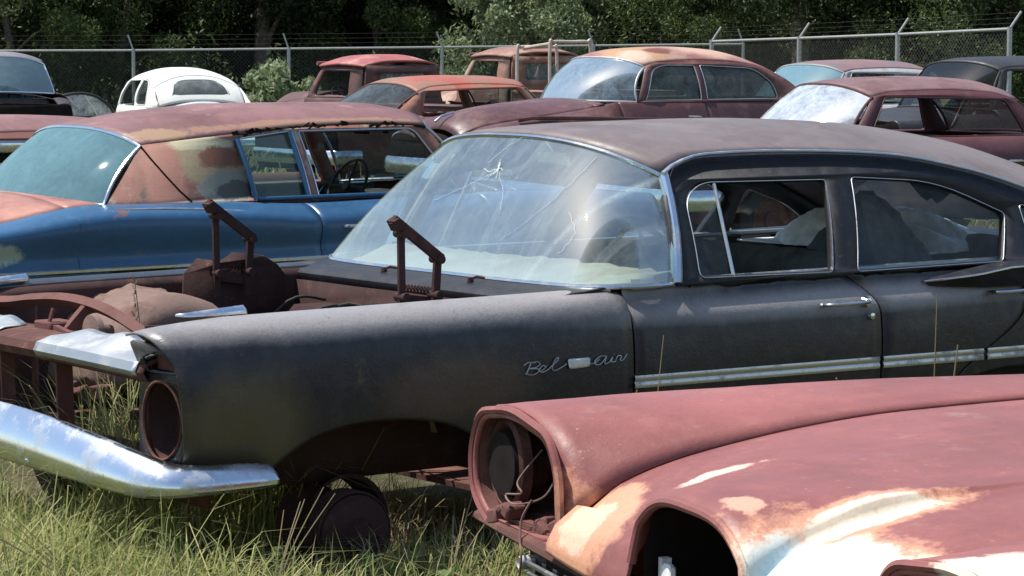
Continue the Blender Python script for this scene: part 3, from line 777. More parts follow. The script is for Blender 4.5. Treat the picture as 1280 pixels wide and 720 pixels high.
    wr.tube(cr([(.35, -.70, .86), (.6, -.68, .80), (.9, -.69, .87), (1.3, -.66, .84), (1.55, -.6, .80)], 40), .006, 6)
    wr.build('wiring', RUBBER, E)
    # bumper
    bp = [(-.10, 0, .425, .605), (-.092, .3, .418, .595), (-.07, .6, .405, .565), (-.025, .85, .388, .525), (.04, .98, .39, .495), (.15, 1.035, .395, .485), (.30, 1.045, .398, .478), (.40, 1.04, .402, .47)]
    full = [(x, -y, a, b) for x, y, a, b in reversed(bp[1:])]+bp
    ctr = cr([(x, y, 0) for x, y, a, b in full], 73); zz = cr([(a, b, 0) for x, y, a, b in full], 73)
    rows = []
    for i, p in enumerate(ctr):
        t = (ctr[min(72, i+1)]-ctr[max(0, i-1)]).normalized(); o = Vector((-t.y, t.x, 0))
        zl, zh = zz[i].x, zz[i].y; h = zh-zl
        rows.append([p+o*q+Vector((0, 0, zl+h*w)) for q, w in ((-.05, -.02), (-.012, .0), (.012, .06), (.026, .2), (.028, .38), (.018, .60), (-.006, .83), (-.026, .96), (-.04, 1.0), (-.06, .97))])
    bo = MB().grid(rows).build('front_bumper', CHRB, E, thick=.004)
    bb = MB()
    for y in (-.78, -.35, .35, .78):
        i = min(range(73), key=lambda q: abs(ctr[q].y-y)); bb.lathe([(.001, -.006), (.009, -.005), (.012, .004)], (ctr[i].x-.026, y, .445), 'x', 12)
    bb.build('bumper_bolts', CHR, bo)
    for sg in (-1, 1): MB().beam((-.05, sg*.45, .45), (.4, sg*.45, .42), .02, .07).build('bumper_bracket', RUST, E)
    # bare hubs and rear wheels
    for sg in (-1, 1):
        w = MB().lathe([(.001, -.10), (.05, -.10), (.06, -.06), (.12, -.055), (.135, -.04), (.14, .06), (.10, .07), (.001, .07)], (.84, sg*.80, .17), 'y', 32); 
        for q in range(5): w.tube([(.84+.045*cos(q*1.2566), sg*(.80-sg*0)-.12, .17+.045*sin(q*1.2566)), (.84+.045*cos(q*1.2566), sg*.80-.09, .17+.045*sin(q*1.2566))], .006, 6)
        for q in range(5): w.lathe([(.141, -.035+q*.02), (.148, -.03+q*.02), (.141, -.025+q*.02)], (.84, sg*.80, .17), 'y', 32)
        w.build('brake_drum', RUSTD, E)
        q = MB(); q.lathe([(.15, -.09), (.165, -.10), (.155, -.06), (.14, -.04), (.14, .04), (.155, .06), (.165, .08)], (.86, sg*.66, .20), 'y', 36); q.build('rim', RUSTD, E)
        if sg > 0: wheel(E, .86, .84, .30, .33, .2, 1)  # unseen far wheel, added to block light through the far arch
        sp = MB().beam((.85, sg*.75, .25), (.85, sg*.3, .35), .05, .04); sp.tube([(.85, sg*.55, .3), (.85, sg*.5, .8)], .045, 10); sp.build('suspension_arm', RUST, E)
        wheel(E, 3.92, sg*.80, .27, .30, .18, sg)
    # script lettering on the left fender
    sx = lambda px: 1.417+(px-650)*.00348; sz = lambda py: .703-(py-462)*.0031
    y0 = lambda x, z: -(min(cr(sect(S, x), 60), key=lambda q: abs(q.z-z)).y+.010)
    for wi_, word in enumerate((0, 1)):
      sc = MB()
      for st in ([(650, 459), (656, 456), (664, 457)], [(659, 457), (656, 463), (653, 469)], [(657, 457), (667, 456), (670, 459), (665, 462), (657, 463), (667, 464), (668, 467), (661, 470), (651, 468)],
               [(668, 467), (674, 465), (677, 462), (673, 461), (669, 465), (672, 468), (679, 466), (683, 463)], [(683, 463), (690, 458), (693, 454), (690, 454), (686, 460), (685, 466), (690, 467), (697, 464), (703, 461)],
               [(732, 463), (738, 463), (744, 459)], [(752, 456), (745, 456), (739, 460), (738, 464), (744, 465), (750, 460), (753, 456), (751, 461), (751, 465), (757, 463)],
               [(757, 463), (761, 458), (759, 463), (764, 463)], [(762, 454), (763, 455)], [(764, 463), (767, 457), (772, 458), (770, 462), (774, 462), (779, 456)]):
          if (st[0][0] > 710) != bool(word): continue
          pts = cr([(sx(a), 0, sz(b)) for a, b in st], 5*len(st)); sc.tube([(p.x, y0(p.x, p.z), p.z) for p in pts], .0022, 5)
      sc.build('script_lettering', ALU, E)
    MB().poly([rounded([(sx(704), sz(456)), (sx(732), sz(456)), (sx(731), sz(466)), (sx(706), sz(467))], .01)], lambda a, b: (a, y0(a, b)-.001, b)).build('emblem_plate', WHITE, E, thick=.004)
    return E
SEDAN = build_sedan()
def crumple(name, c, r, mat, label, cat, seed, n=26, amp=.35, flat=.6, peaks=()):
    rg = random.Random(seed); ph = [(rg.uniform(2, 9), rg.uniform(2, 9), rg.uniform(0, 6)) for _ in range(6)]; rows = []
    for i in range(n+1):
        row = []
        for j in range(n+1):
            a, b = -1+2*i/n, -1+2*j/n; d = max(0, 1-(a*a+b*b)**.9)
            h = d**flat; w = sum(abs(sin(a*f+b*g+p)) for f, g, p in ph)/6
            z = h*(1-amp+amp*w*1.5)
            for pa, pb, ps, pz in peaks: z += pz*max(0, 1-((a-pa)**2+(b-pb)**2)**.5/ps)
            row.append((a*r[0]+rg.uniform(-.01, .01), b*r[1]+rg.uniform(-.01, .01), z*r[2]))
        rows.append(row)
    o = MB().grid(rows).build(name, mat, None, thick=.006, angle=28); o.location = c
    return tag(o, label, cat)
crumple('cloth', (3.78, -.2, .58), (.42, .48, .42), CLOTH, 'grey blue cloth heaped on the rear seat of the black sedan', 'cloth', 4, peaks=((-.1, -.1, .6, .45),))
crumple('insulation_padding', (4.30, .25, .93), (.36, .55, .14), WHITE, 'torn white padding on the shelf behind the rear seat of the black sedan', 'padding', 9, n=36, amp=.8, peaks=((.2, .3, .2, .5), (-.4, .1, .2, .4)))
crumple('rag', (2.95, .1, .60), (.22, .4, .36), CLOTH, 'grey rag lying over the front seat of the black sedan', 'cloth', 12)
# ------------------------------------------------------------------ red car nearest the camera
FORD = paint('red_oxide', (.262, .090, .080), [((.19, .068, .06), 2.2, .5, .68), ((.30, .15, .12), 5, .6, .72)], chips=.8, chipc=(.40, .24, .19), rough=.5, rvar=.12, spec=.35, bump=.2, dirt=.3,
             patches=[((.60, .29, .18), (.0, .46, .87), (.10, .15, .13), 1.1, .25), ((.68, .46, .32), (-.01, .47, .86), (.055, .07, .06), 1.7, .2),
                      ((.56, .27, .17), (.05, -.34, .94), (.17, .24, .16), 1.1, .25), ((.70, .60, .46), (.05, -.35, .94), (.13, .195, .14), 1.2, .18),
                      ((.52, .64, .66), (.04, -.34, .93), (.10, .155, .12), .9, .3), ((.56, .27, .17), (.22, -.22, 1.0), (.20, .065, .08), 1.3, .25), ((.70, .60, .46), (.20, -.22, 1.0), (.17, .042, .08), 1.3, .2),
                      ((.58, .32, .22), (.035, -.09, 1.0), (.04, .05, .05), 1.7, .25), ((.66, .48, .38), (.19, .315, .98), (.11, .022, .04), 1.5, .3),
                      ((.70, .58, .46), (.04, -.88, 1.04), (.12, .10, .05), 1.2, .2)])
def yflin(z0, w0, z1, w1, b=.02):
    return lambda x, z: w0+(w1-w0)*(z-z0)/(z1-z0)+b*sin(pi*min(1, max(0, (z-z0)/(z1-z0))))
def gh(yf, rail, c, fs, fc, rs, rc, wsb, rwb, holes, **k):
    """greenhouse dictionary from a few lines"""
    R = dict(z=rail, w=[(x, yf(x, z)+.012) for x, z in rail], c=c, fs=fs, fc=fc, rs=rs, rc=rc, fp=2.6, rp=2.6, p=2.7)
    def e(front, v):
        a, b = (fc, fs) if front else (rc, rs)
        x = a+(b-a)*v**2.6; xr = fs if front else rs; w = itp(R['w'], xr); zr = itp(rail, xr); cc = itp(c, x)
        return (x, w*v, zr+(cc-zr)*(1-v**2.7)-.006)
    vs = (0, .3, .55, .75, .9, 1)
    def base(pc, ps, p=2.6): return [(pc[0]+(ps[0]-pc[0])*v**p, ps[1]*v, pc[1]+(ps[2]-pc[1])*v**2) for v in vs]
    zb = k.get('zb', wsb[1][2])
    xf, xr = wsb[1][0], rwb[1][0]
    outer = [(xf, zb-.01), (xr, zb-.01)]+[(x, itp(rail, x)-.004) for x in [rs-(rs-fs)*i/24 for i in range(25)]]
    G = dict(yf=yf, R=R, holes=[rounded(h, r) for h, r in holes], outer=outer, wsb=base(*wsb[:2]) , wst=[e(1, v) for v in vs], rwb=base(*rwb[:2]), rwt=[e(0, v) for v in vs])
    G.update(k); return G
def build_ford():
    S = [([(0, .60), (.1, .545), (.3, .55), (.8, .60), (1.6, .62)], [(0, .83), (.05, .885), (.1, .928), (.3, .983), (.55, 1.015), (.8, 1.030), (1.6, 1.045)]),
         ([(0, .618), (.1, .585), (.3, .59), (.8, .64), (1.6, .66)], [(0, .92), (.1, .965), (.3, 1.005), (.8, 1.038), (1.6, 1.05)]),
         ([(0, .68), (.8, .69), (1.6, .72)], [(0, 1.012), (.3, 1.034), (.8, 1.046), (1.6, 1.052)]),
         ([(0, .85), (1.6, .86)], [(0, 1.042), (.3, 1.052), (.8, 1.054), (1.3, 1.045), (1.6, 1.04)]),
         ([(0, .98), (1.6, .98)], [(0, 1.018), (.8, 1.024), (1.6, 1.01)]),
         ([(0, 1.05), (1.6, 1.04)], [(0, .95), (1.6, .95)]),
         ([(0, 1.06), (1.6, 1.06)], [(0, .865), (1.6, .85)]),
         ([(0, 1.035), (1.6, 1.05)], [(0, .775), (1.6, .74)]),
         ([(0, 1.03), (.3, 1.06), (1.6, 1.06)], [(0, .55), (1.6, .55)]),
         ([(0, 1.0), (.3, 1.02), (1.6, 1.02)], [(0, .40), (1.6, .33)])]
    SD = [([(1.6, .93), (5.2, .9)], [(1.6, 1.02), (5.2, 1.0)]), ([(1.6, .97), (5.2, .94)], [(1.6, 1.0), (5.2, .98)]), ([(1.6, 1.03), (5.2, .99)], [(1.6, .95), (5.2, .93)]),
          ([(1.6, 1.05), (5.2, 1.0)], [(1.6, .8), (5.2, .8)]), ([(1.6, 1.06), (5.2, 1.0)], [(1.6, .55), (5.2, .55)]), ([(1.6, 1.02), (5.2, .96)], [(1.6, .33), (5.2, .36)])]
    zc = [(.2, 1.0), (1.5, 1.06), (3.9, 1.05), (5.2, 1.0)]; wi = [(1.2, .6), (1.5, .62), (2, .9), (5.2, .9)]; zi = [(1.2, 1.03), (1.6, 1.045), (3.9, 1.02), (5.2, 1.0)]
    yf = yflin(1.02, .92, 1.45, .66)
    G = gh(yf, [(2.1, 1.42), (2.5, 1.46), (3.2, 1.46), (3.7, 1.42), (4.0, 1.3)], [(1.95, 1.5), (2.6, 1.56), (3.3, 1.55), (3.9, 1.45)], 2.15, 1.98, 3.95, 3.8,
           ((1.62, 1.05), (2.0, .90, 1.02)), ((4.3, 1.05), (4.1, .88, 1.02)), [([(2.15, 1.04), (2.95, 1.04), (2.95, 1.40), (2.3, 1.40)], .04), ([(3.03, 1.04), (3.85, 1.04), (3.7, 1.36), (3.03, 1.40)], .04)])
    E = generic_car(dict(name='coupe', label='red oxide car with hood scoop and empty headlight openings, bleached paint patches on its nose', cat='car', loc=(-.90, -4.62, -.03), rz=radians(-12.5),
        L=5.2, mats=dict(body=FORD), S=S, SD=SD, SR=SD, arches=[(1.0, .42, .33, .33), (4.0, .42, .33, .3)], doors=[1.6, 2.97, 3.9], zc=zc, wi=wi, zi=zi, hx1=1.55, cx1=1.66, tx0=4.4, sx0=4.0,
        nose=lambda z: 0 if z > .775 else min(.34, (.775-z)*2.2), zr=.9, nohood=True, nofront=True, G=G, W=1.03, zh=.86))
    # hood: one sheet from the front lip back, scoop raised in its middle
    ys = [-1+2*i/60 for i in range(61)]; ys += [q*s for s in (-1, 1) for q in (.355, .365, .375, .385, .395, .41, .42, .43, .44, .45)]; ys = sorted(set(ys))
    rows = []; W = lambda x: itp([(-.1, .585), (0, .578), (.1, .545), (.3, .55), (.8, .60), (1.55, .618)], x)-.006
    base = [(-.05, .775), (-.048, .80), (-.03, .85), (.0, .885), (.04, .918), (.10, .950), (.18, .975), (.3, .996), (.45, 1.012), (.6, 1.022), (.8, 1.032), (1.0, 1.040), (1.25, 1.05), (1.55, 1.06)]
    lip = [(-.028, .948), (-.022, .957), (-.01, .963), (.012, .968), (.045, .973), (.10, .981), (.18, .991), (.3, 1.005), (.45, 1.018), (.6, 1.027), (.8, 1.035), (1.0, 1.043), (1.25, 1.052), (1.55, 1.061)]
    for k in range(len(base)*3-2):
        i, f = divmod(k, 3); f /= 3; i2 = min(i+1, len(base)-1); row = []
        for v in ys:
            bx = base[i][0]+(base[i2][0]-base[i][0])*f; bz = base[i][1]+(base[i2][1]-base[i][1])*f
            lx = lip[i][0]+(lip[i2][0]-lip[i][0])*f; lz = lip[i][1]+(lip[i2][1]-lip[i][1])*f
            a = abs(v); s = 0 if a > .39 else (1 if a < .36 else (.39-a)/.03); s = s*s*(3-2*s)
            lz2 = lz+.034*max(0, 1-max(0, lx)/.5)-(.085*(a/.37)**3.5 if a < .39 else 0)*max(0, 1-max(0, lx+.06)/.30)
            x = bx+(lx-bx)*s; z = bz+(max(lz2, bz)-bz)*s if x > .2 else bz+(lz2-bz)*s
            y = v*W(x)
            zs = itp(S[0][1], x); z = z+(zs-.004-z)*max(0, (a-.5)/.5)**2.2*(1 if x > .02 else .3)
            if x > .12: z += .004*min(1, (x-.12)/.25)/(1+math.exp((abs(y)-.245)/.005))
            row.append((x, y, z))
        rows.append(row)
    hood = MB().grid(rows).build('hood', FORD, E, thick=.007, angle=50)
    r0 = [p for p, v in zip(rows[0], ys) if abs(v) < .376]
    MB().tube([(p[0]-.001, p[1], p[2]) for p in r0], .010, 8).build('scoop_lip', FORD, hood)
    MB().grid([[(x, -.208, .77), (x, -.212, .87), (x, -.17, .95), (x, 0, .975), (x, .17, .95), (x, .212, .86), (x, .208, .77)] for x in (-.015, .03, .1, .3)]).build('scoop_duct', DARK, hood)
    MB().poly([[(-.2, .7), (.2, .7), (.2, .93), (-.2, .93)]], lambda a, b: (.22, a, b)).build('scoop_screen', DARK, hood)
    br = MB(); br.box((.01, .155, .80), (.02, .035, .09), None, .006); br.box((.02, .19, .79), (.02, .016, .12)); br.beam((.02, .15, .77), (.05, -.15, .79), .02, .02); br.build('scoop_bracket', WHITE, hood)
    # pods: rim, bucket and loose wiring
    rg = random.Random(2)
    for sg in (-1, 1):
        out = rounded([(.595, .79), (.75, .772), (.97, .775), (1.05, .83), (1.063, .92), (1.02, 1.012), (.85, 1.040), (.66, 1.012), (.61, .94)], [.04, .03, .05, .05, .05, .05, .06, .06, .04])
        cx, cz = .835, .905; inn = [(cx+(y-cx)*.90, cz+(z-cz)*.86) for y, z in out]
        rim = MB().poly([dense(out, .03), dense(inn, .03)[::-1]], lambda y, z: (-.004, sg*y, z)).build('headlight_rim', FORD, E, thick=.012, angle=20)
        MB().tube([(-.008, sg*y, z) for y, z in dense(out, .04)], .009, 6, closed=True).build('rim_flange', FORD, rim)
        lin = [[(.0, sg*y, z) for y, z in inn], [(.06, sg*(cx+(y-cx)*.97), cz+(z-cz)*.95) for y, z in inn], [(.2, sg*(cx+(y-cx)*.8), cz+(z-cz)*.7) for y, z in inn], [(.22, sg*cx, cz) for y, z in inn]]
        MB().grid(lin, cv=True).build('headlight_recess', RUST, rim)
        ring = MB(); rc = (.03, sg*.945, .905)
        ring.grid([[(rc[0]+dx, rc[1]+r*.95*cos(a), rc[2]+r*1.08*sin(a)) for a in [2*pi*q/32 for q in range(32)]] for dx, r in ((.015, .098), (-.006, .094), (-.012, .084), (.0, .076), (.06, .062), (.10, .03), (.105, .002))], cv=True)
        ring.build('headlight_bucket', RUST, rim)
        MB().lathe([(.001, 0), (.070, 0), (.074, .02)], (.012, sg*.945, .905), 'x', 24).build('bucket_shade_disc', DARK, rim)  # black disc stands in for the shaded hollow of the bucket
        sc = MB().beam((.02, sg*.66, .795), (.02, sg*1.05, .795), .03, .012)
        for k in range(9):
            a = Vector((rg.uniform(.0, .03), sg*rg.uniform(.68, 1.04), .80+rg.uniform(-.01, .02))); sc.box(a, (rg.uniform(.03, .06), rg.uniform(.03, .08), rg.uniform(.015, .035)), Matrix.Rotation(rg.uniform(-.6, .6), 3, 'X'), .005)
        sc.build('lamp_bracket', RUSTR, rim)
        wi_ = MB()
        wi_.tube(cr([(.06, sg*.84, .95), (.0, sg*.83, .89), (-.01, sg*.79, .87), (-.015, sg*.86, .855), (-.02, sg*.80, .845), (.02, sg*.74, .87), (.05, sg*.73, .93)], 40), .0022, 6)
        wi_.tube(cr([(.0, sg*.76, .86), (-.02, sg*.765, .82), (-.035, sg*.74, .78), (-.05, sg*.70, .76), (-.05, sg*.71, .70)], 24), .0026, 6)
        wi_.build('lamp_wire', RUSTL, rim)
        ml = MB().lathe([(.001, -.02), (.006, -.02), (.012, -.026), (.0145, -.02), (.015, .03), (.001, .03)], (-.02, sg*.72, .738), 'x', 20); ml.build('parking_lamp', simple('lamp_grey', (.45, .44, .42), .6), E)
    # lower lip, grille bars, bumper
    gx = lambda y: -.05+.04*(abs(y)/1.05)**2
    MB().grid([[(gx(y)+dx, y, z+.012*(abs(y)/1.05)) for dx, z in ((.06, .785), (.02, .778), (.004, .772), (.0, .764), (.008, .757), (.05, .754))] for y in [-1.04+2.08*i/48 for i in range(49)]]).build('grille_molding', RUST, E, thick=.005)
    gr = MB()
    for k in range(7):
        z = .742-.021*k; gr.tube([(gx(y)-.004, y, z) for y in [-.70+1.4*i/24 for i in range(25)]], .007, 6, rz=.006)
    for i in range(25):
        y = -.70+1.4*i/24; gr.beam((gx(y)+.012, y, .75), (gx(y)+.012, y, .58), .02, .004)
    gr.build('grille', chrome('grille_grey', (.28, .28, .28), .4, .7), E)
    MB().grid([[(.10, y, .75), (.12, y, .6), (.1, y, .4)] for y in (-1.0, -.5, 0, .5, 1.0)]).build('grille_backing', DARK, E)
    E.rotation_euler[0] = radians(1.6)
    return E
build_ford()
# ------------------------------------------------------------------ the other cars of the yard
def lowS(L, z=(.84, .86, .84), w=.93, wi=.70, fin=0):
    """slab sided sixties body"""
    a, b, c = z
    return [([(0, wi), (L, wi)], [(0, a-.02), (L*.3, b), (L*.75, b), (L, c)]),
            ([(0, wi+.10), (L, wi+.10)], [(0, a-.01), (L*.3, b+.008), (L*.75, b+.008), (L, c+fin)]),
            ([(0, w-.06), (L*.4, w), (L, w-.05)], [(0, a-.07), (L*.3, b-.05), (L, c-.05)]),
            ([(0, w-.04), (L*.4, w+.03), (L, w-.02)], [(0, .64), (L, .66)]),
            ([(0, w-.06), (L*.4, w+.02), (L, w-.04)], [(0, .48), (L, .48)]),
            ([(0, w-.12), (L*.4, w-.06), (L, w-.12)], [(0, .30), (L, .32)])]
def lowD(L, z=(.84, .86, .84), w=.93, zb=.92):
    return [([(0, w-.17), (L, w-.17)], [(0, zb), (L, zb)]), ([(0, w-.09), (L, w-.09)], [(0, zb-.02), (L, zb-.02)])]+lowS(L, z, w)[2:]
# --- the blue two-door behind the black sedan
BLUE = paint('blue_metallic', (.026, .092, .19), [((.20, .09, .06), 2.6, .66, .70)], chips=.3, rough=.35, rvar=.12, spec=.5, bump=.1, dirt=.3, vary=.2,
             patches=[((.34, .40, .33), (5.0, .97, .62), (.28, .2, .08), 1.3, .3)])
IDECK = paint('deck_rust', (.40, .19, .14), [((.25, .09, .08), 2.5, .45, .7), ((.45, .30, .24), 4, .6, .8)], rough=.5, spec=.35)
IROOF = paint('roof_rust_pink', (.21, .105, .10), [((.15, .07, .065), 2, .5, .66), ((.32, .20, .17), 3, .6, .7)], rough=.55, spec=.3, bump=.2,
              patches=[((.33, .21, .13), (3.60, .52, 1.24), (.22, .12, .05), 1.2, .25), ((.30, .17, .12), (2.6, .58, 1.30), (.9, .06, .04), 1.6, .3)])
ISAIL = paint('sail_peeled', (.27, .13, .10), [((.36, .33, .28), 4, .54, .6), ((.12, .11, .09), 9, .56, .62)], rough=.65, spec=.25, bump=.3,
              patches=[((.30, .24, .15), (3.34, .66, 1.10), (.26, .3, .13), 1.0, .25), ((.46, .42, .28), (3.38, .62, 1.20), (.28, .2, .035), 1.1, .25), ((.20, .09, .06), (3.25, .66, 1.12), (.16, .3, .06), 1.3, .25), ((.24, .24, .21), (3.22, .7, .94), (.20, .3, .09), 1.2, .2), ((.10, .10, .09), (3.18, .7, .92), (.14, .3, .05), 1.8, .2), ((.34, .17, .13), (3.66, .66, 1.0), (.14, .3, .25), .5, .3)])
yf = yflin(.86, .74, 1.27, .60, .015)
S = [([(0, .72), (5.4, .76)], [(0, .80), (1.2, .85), (2.7, .835), (3.3, .858), (4.15, .87), (4.85, .775), (5.4, .72)]),
     ([(0, .84), (5.4, .86)], [(0, .80), (1.2, .845), (2.7, .82), (3.3, .85), (4.15, .862), (4.85, .765), (5.4, .71)]),
     ([(0, .90), (2.7, .965), (3.6, .985), (5.4, .93)], [(0, .74), (1.2, .78), (2.7, .755), (3.3, .80), (4.1, .82), (4.85, .745), (5.4, .70)]),
     ([(0, .92), (2.7, .985), (3.6, 1.005), (5.4, .95)], [(0, .66), (1.2, .69), (2.7, .68), (3.3, .71), (4.1, .73), (5.4, .66)]),
     ([(0, .91), (2.7, .965), (5.4, .93)], [(0, .59), (5.4, .60)]), ([(0, .93), (2.7, .985), (5.4, .95)], [(0, .52), (5.4, .52)]),
     ([(0, .90), (2.7, .95), (5.4, .92)], [(0, .40), (5.4, .40)]), ([(0, .84), (2.7, .88), (5.4, .86)], [(0, .28), (5.4, .32)])]
G = gh(yf, [(1.6, 1.262), (1.8, 1.288), (2.2, 1.30), (2.6, 1.292), (3.1, 1.255), (3.78, 1.20)], [(1.55, 1.36), (1.9, 1.41), (2.7, 1.415), (3.3, 1.385), (3.85, 1.30)], 1.70, 1.60, 3.78, 3.86,
       ((1.12, .90), (1.42, .74, .865)), ((4.32, .905), (4.08, .74, .865)), [([(1.55, .875), (2.60, .87), (2.66, 1.262), (1.80, 1.262)], [.02, .01, .02, .05]), ([(2.66, .872), (3.07, .875), (3.10, 1.225), (2.71, 1.262)], [.01, .02, .03, .01])], glass=(1,), bul=.04)
IMP = generic_car(dict(name='coupe', label='blue two-door with rust pink roof and teal rear window, parked beyond the black sedan', cat='car', loc=(7.494, 6.546, 0), rz=3.171, L=5.41,
    mats=dict(body=BLUE, deck=IDECK, roof=IROOF, frame=ISAIL, rglass=GTEAL, wglass=GPALE, glass=glass('glass_green', (.45, .62, .5), .12, (.3, .42, .33))), S=S, SD=S, SR=S, arches=[(.95, .40, .30, .32), (3.98, .40, .30, .22)],
    doors=[1.45, 2.74], zc=[(0, .80), (1.2, .92), (4.2, .925), (4.85, .87), (5.4, .80)], wi=[(0, .72), (5.4, .76)], zi=[(0, .80), (1.2, .85), (2.7, .835), (3.3, .858), (4.15, .87), (4.85, .775), (5.4, .72)], hx1=1.05, cx1=1.2, tx0=4.34, sx0=3.9, G=G, trim=(.1, 5.3, .52, .52), zh=.70))
# blue inner frame edge of the quarter window, torn roof rail lining and mirrors
for sg in (-1, 1):
    MB().tube([(2.68, sg*(yf(0, .87)+.03), .86), (2.73, sg*(yf(0, 1.26)+.022), 1.262)], .014, 8).build('window_channel', BLUE, IMP)
    MB().tube([(3.12, sg*(yf(0, 1.22)+.03), 1.225), (3.10, sg*(yf(0, 1.0)+.035), 1.05), (3.06, sg*(yf(0, .87)+.03), .865)], .015, 8).build('window_channel', BLUE, IMP)
    MB().tube([(x, sg*(yf(x, z)+.018), z) for x, z in ((3.78, 1.195), (3.73, 1.12), (3.65, 1.02), (3.57, .93), (3.50, .868))], .006, 6).build('sail_seam', DARK, IMP)
    rg = random.Random(8); tb = MB()
    for i in range(60):
        if rg.random() < .45: continue
        x = 1.7+i*.024; z = itp(G['R']['z'], x)-.004+rg.uniform(-.012, .014); tb.box((x, sg*(yf(x, z)+.022), z), (rg.uniform(.02, .05), .012, rg.uniform(.004, .022)), Matrix.Rotation(rg.uniform(-.5, .5), 3, 'Y'))
    tb.tube([(x, sg*(yf(x, itp(G['R']['z'], x))+.02), itp(G['R']['z'], x)-.004) for x in [1.7+.05*q for q in range(29)]], .006, 5)
    tb.build('torn_weatherstrip', DARK, IMP)
    MB().tube([(x, sg*(itp([(2.6, .955), (3.4, .945), (4.1, .91)], x)+.006), z) for x, z in ((4.12, .852), (3.8, .846), (3.5, .832), (3.2, .805), (2.95, .765), (2.75, .715))], [.004, .008, .009, .009, .007, .003], 8).build('crease_highlight', ALU, IMP)  # bright strip added as the sunlit line along the shoulder
    MB().tube([(x, sg*(yf(x, .87)+.035), .87) for x in [1.5+.05*i for i in range(32)]], .012, 8).build('belt_molding', BLUE, IMP)
mm = MB().box((1.75, 0, 1.24), (.03, .16, .06), None, .01); mm.box((1.72, .22, 1.25), (.02, .04, .06)); mm.build('rear_view_mirror', DARK, IMP)

# --- rounded fifties sedan
C51 = paint('maroon_rust', (.095, .038, .038), [((.17, .085, .07), 2.4, .5, .66), ((.07, .028, .028), 4, .55, .75)], rough=.45, spec=.4, bump=.2)
R51 = paint('roof_bleached_rust', (.28, .12, .10), [((.36, .22, .17), 2, .48, .6)], rough=.55, spec=.3,
            patches=[((.42, .25, .13), (2.35, -.25, 1.63), (.35, .35, .2), .6, .4), ((.52, .40, .30), (2.25, -.42, 1.6), (.16, .2, .2), .7, .5), ((.18, .06, .04), (2.6, -.35, 1.62), (.16, .12, .2), .8, .3), ((.5, .32, .24), (3.3, -.25, 1.62), (.45, .3, .2), .7, .5)])
yf5 = yflin(1.12, .76, 1.52, .60, .03)
S = [([(0, .35), (.6, .52), (1.4, .70), (1.75, .77)], [(0, .74), (.3, .88), (.8, .96), (1.4, 1.05), (1.75, 1.12)]), ([(0, .5), (.6, .64), (1.4, .76), (1.75, .82)], [(0, .78), (.3, .90), (.8, .95), (1.75, 1.06)]),
     ([(0, .70), (.4, .82), (1.6, .88)], [(0, .78), (.3, .90), (.8, .96), (1.6, .945)]), ([(0, .80), (.4, .92), (1.6, .94)], [(0, .68), (.4, .78), (1.6, .80)]),
     ([(0, .78), (.4, .92), (1.6, .94)], [(0, .55), (1.6, .6)]), ([(0, .7), (.4, .86), (1.6, .88)], [(0, .42), (1.6, .34)])]
SD = [([(1.6, .77), (4.2, .76), (5, .55)], [(1.6, 1.12), (4.2, 1.10), (5, .95)]), ([(1.6, .82), (4.2, .80), (5, .62)], [(1.6, 1.06), (4.2, 1.05), (5, .90)]),
      ([(1.6, .885), (4.2, .88), (5, .72)], [(1.6, .95), (5, .84)]), ([(1.6, .94), (4.2, .94), (5, .78)], [(1.6, .80), (5, .72)]), ([(1.6, .94), (5, .78)], [(1.6, .6), (5, .56)]), ([(1.6, .88), (5, .74)], [(1.6, .34), (5, .40)])]
G = gh(yf5, [(2.15, 1.46), (2.35, 1.515), (2.8, 1.54), (3.3, 1.53), (3.7, 1.48), (4.05, 1.34), (4.25, 1.2)], [(2.0, 1.57), (2.4, 1.655), (2.9, 1.675), (3.4, 1.65), (3.9, 1.53), (4.2, 1.38)], 2.2, 2.02, 4.22, 4.15,
       ((1.55, 1.13), (2.0, .77, 1.115)), ((4.55, 1.10), (4.35, .73, 1.10)), [([(2.12, 1.13), (2.86, 1.13), (2.86, 1.485), (2.45, 1.49), (2.28, 1.44)], [.02, .02, .02, .1, .08]), ([(2.94, 1.13), (3.92, 1.13), (3.86, 1.30), (3.66, 1.45), (2.94, 1.485)], [.02, .05, .1, .15, .02])], glass=(0, 1), bul=.06)
C5 = generic_car(dict(name='sedan', label=None, cat='car', loc=(11.993, 14.597, .06), rz=-.015, L=5.0,
    mats=dict(body=C51, roof=R51, wglass=glass('glass_blue_dusty', (.45, .56, .64), .30, (.34, .43, .50)), glass=glass('glass_bright_dusty', (.55, .6, .58), .3, (.30, .33, .30)), trim=ALU), S=S, SD=SD, SR=SD, arches=[(.95, .38, .33, .34), (3.9, .38, .33, .30)], doors=[1.75, 2.9],
    zc=[(0, .80), (.15, .95), (.5, 1.06), (1.1, 1.12), (1.6, 1.15), (4.2, 1.14), (4.7, 1.06), (5, .96)], wi=[(0, .35), (.6, .52), (1.4, .70), (1.75, .77), (4.2, .76), (5, .55)], zi=[(0, .74), (.3, .88), (.8, .96), (1.4, 1.05), (1.75, 1.12), (4.2, 1.10), (5, .95)],
    hx1=1.5, cx1=1.6, tx0=4.56, sx0=4.2, G=G, zh=.96))
lab(C5, 'rounded maroon fifties sedan with orange bleached roof, just above the black sedan\'s roof')
MB().tube([(.45, -.84, .955), (.6, -.86, .975), (1.0, -.885, .97), (1.6, -.90, .955), (2.3, -.91, .93), (3.0, -.93, .86)], .012, 8, rz=.02).build('fender_crease', C51, C5)
for sg in (-1, 1): MB().lathe([(.001, -.05), (.08, -.04), (.10, 0), (.08, .05)], (.06, sg*.72, .72), 'x', 20).build('headlight', CHR, C5)
MB().tube([(.02, 0, .93), (.10, 0, .985), (.25, 0, 1.02)], .014, 8).build('hood_ornament', CHR, C5)
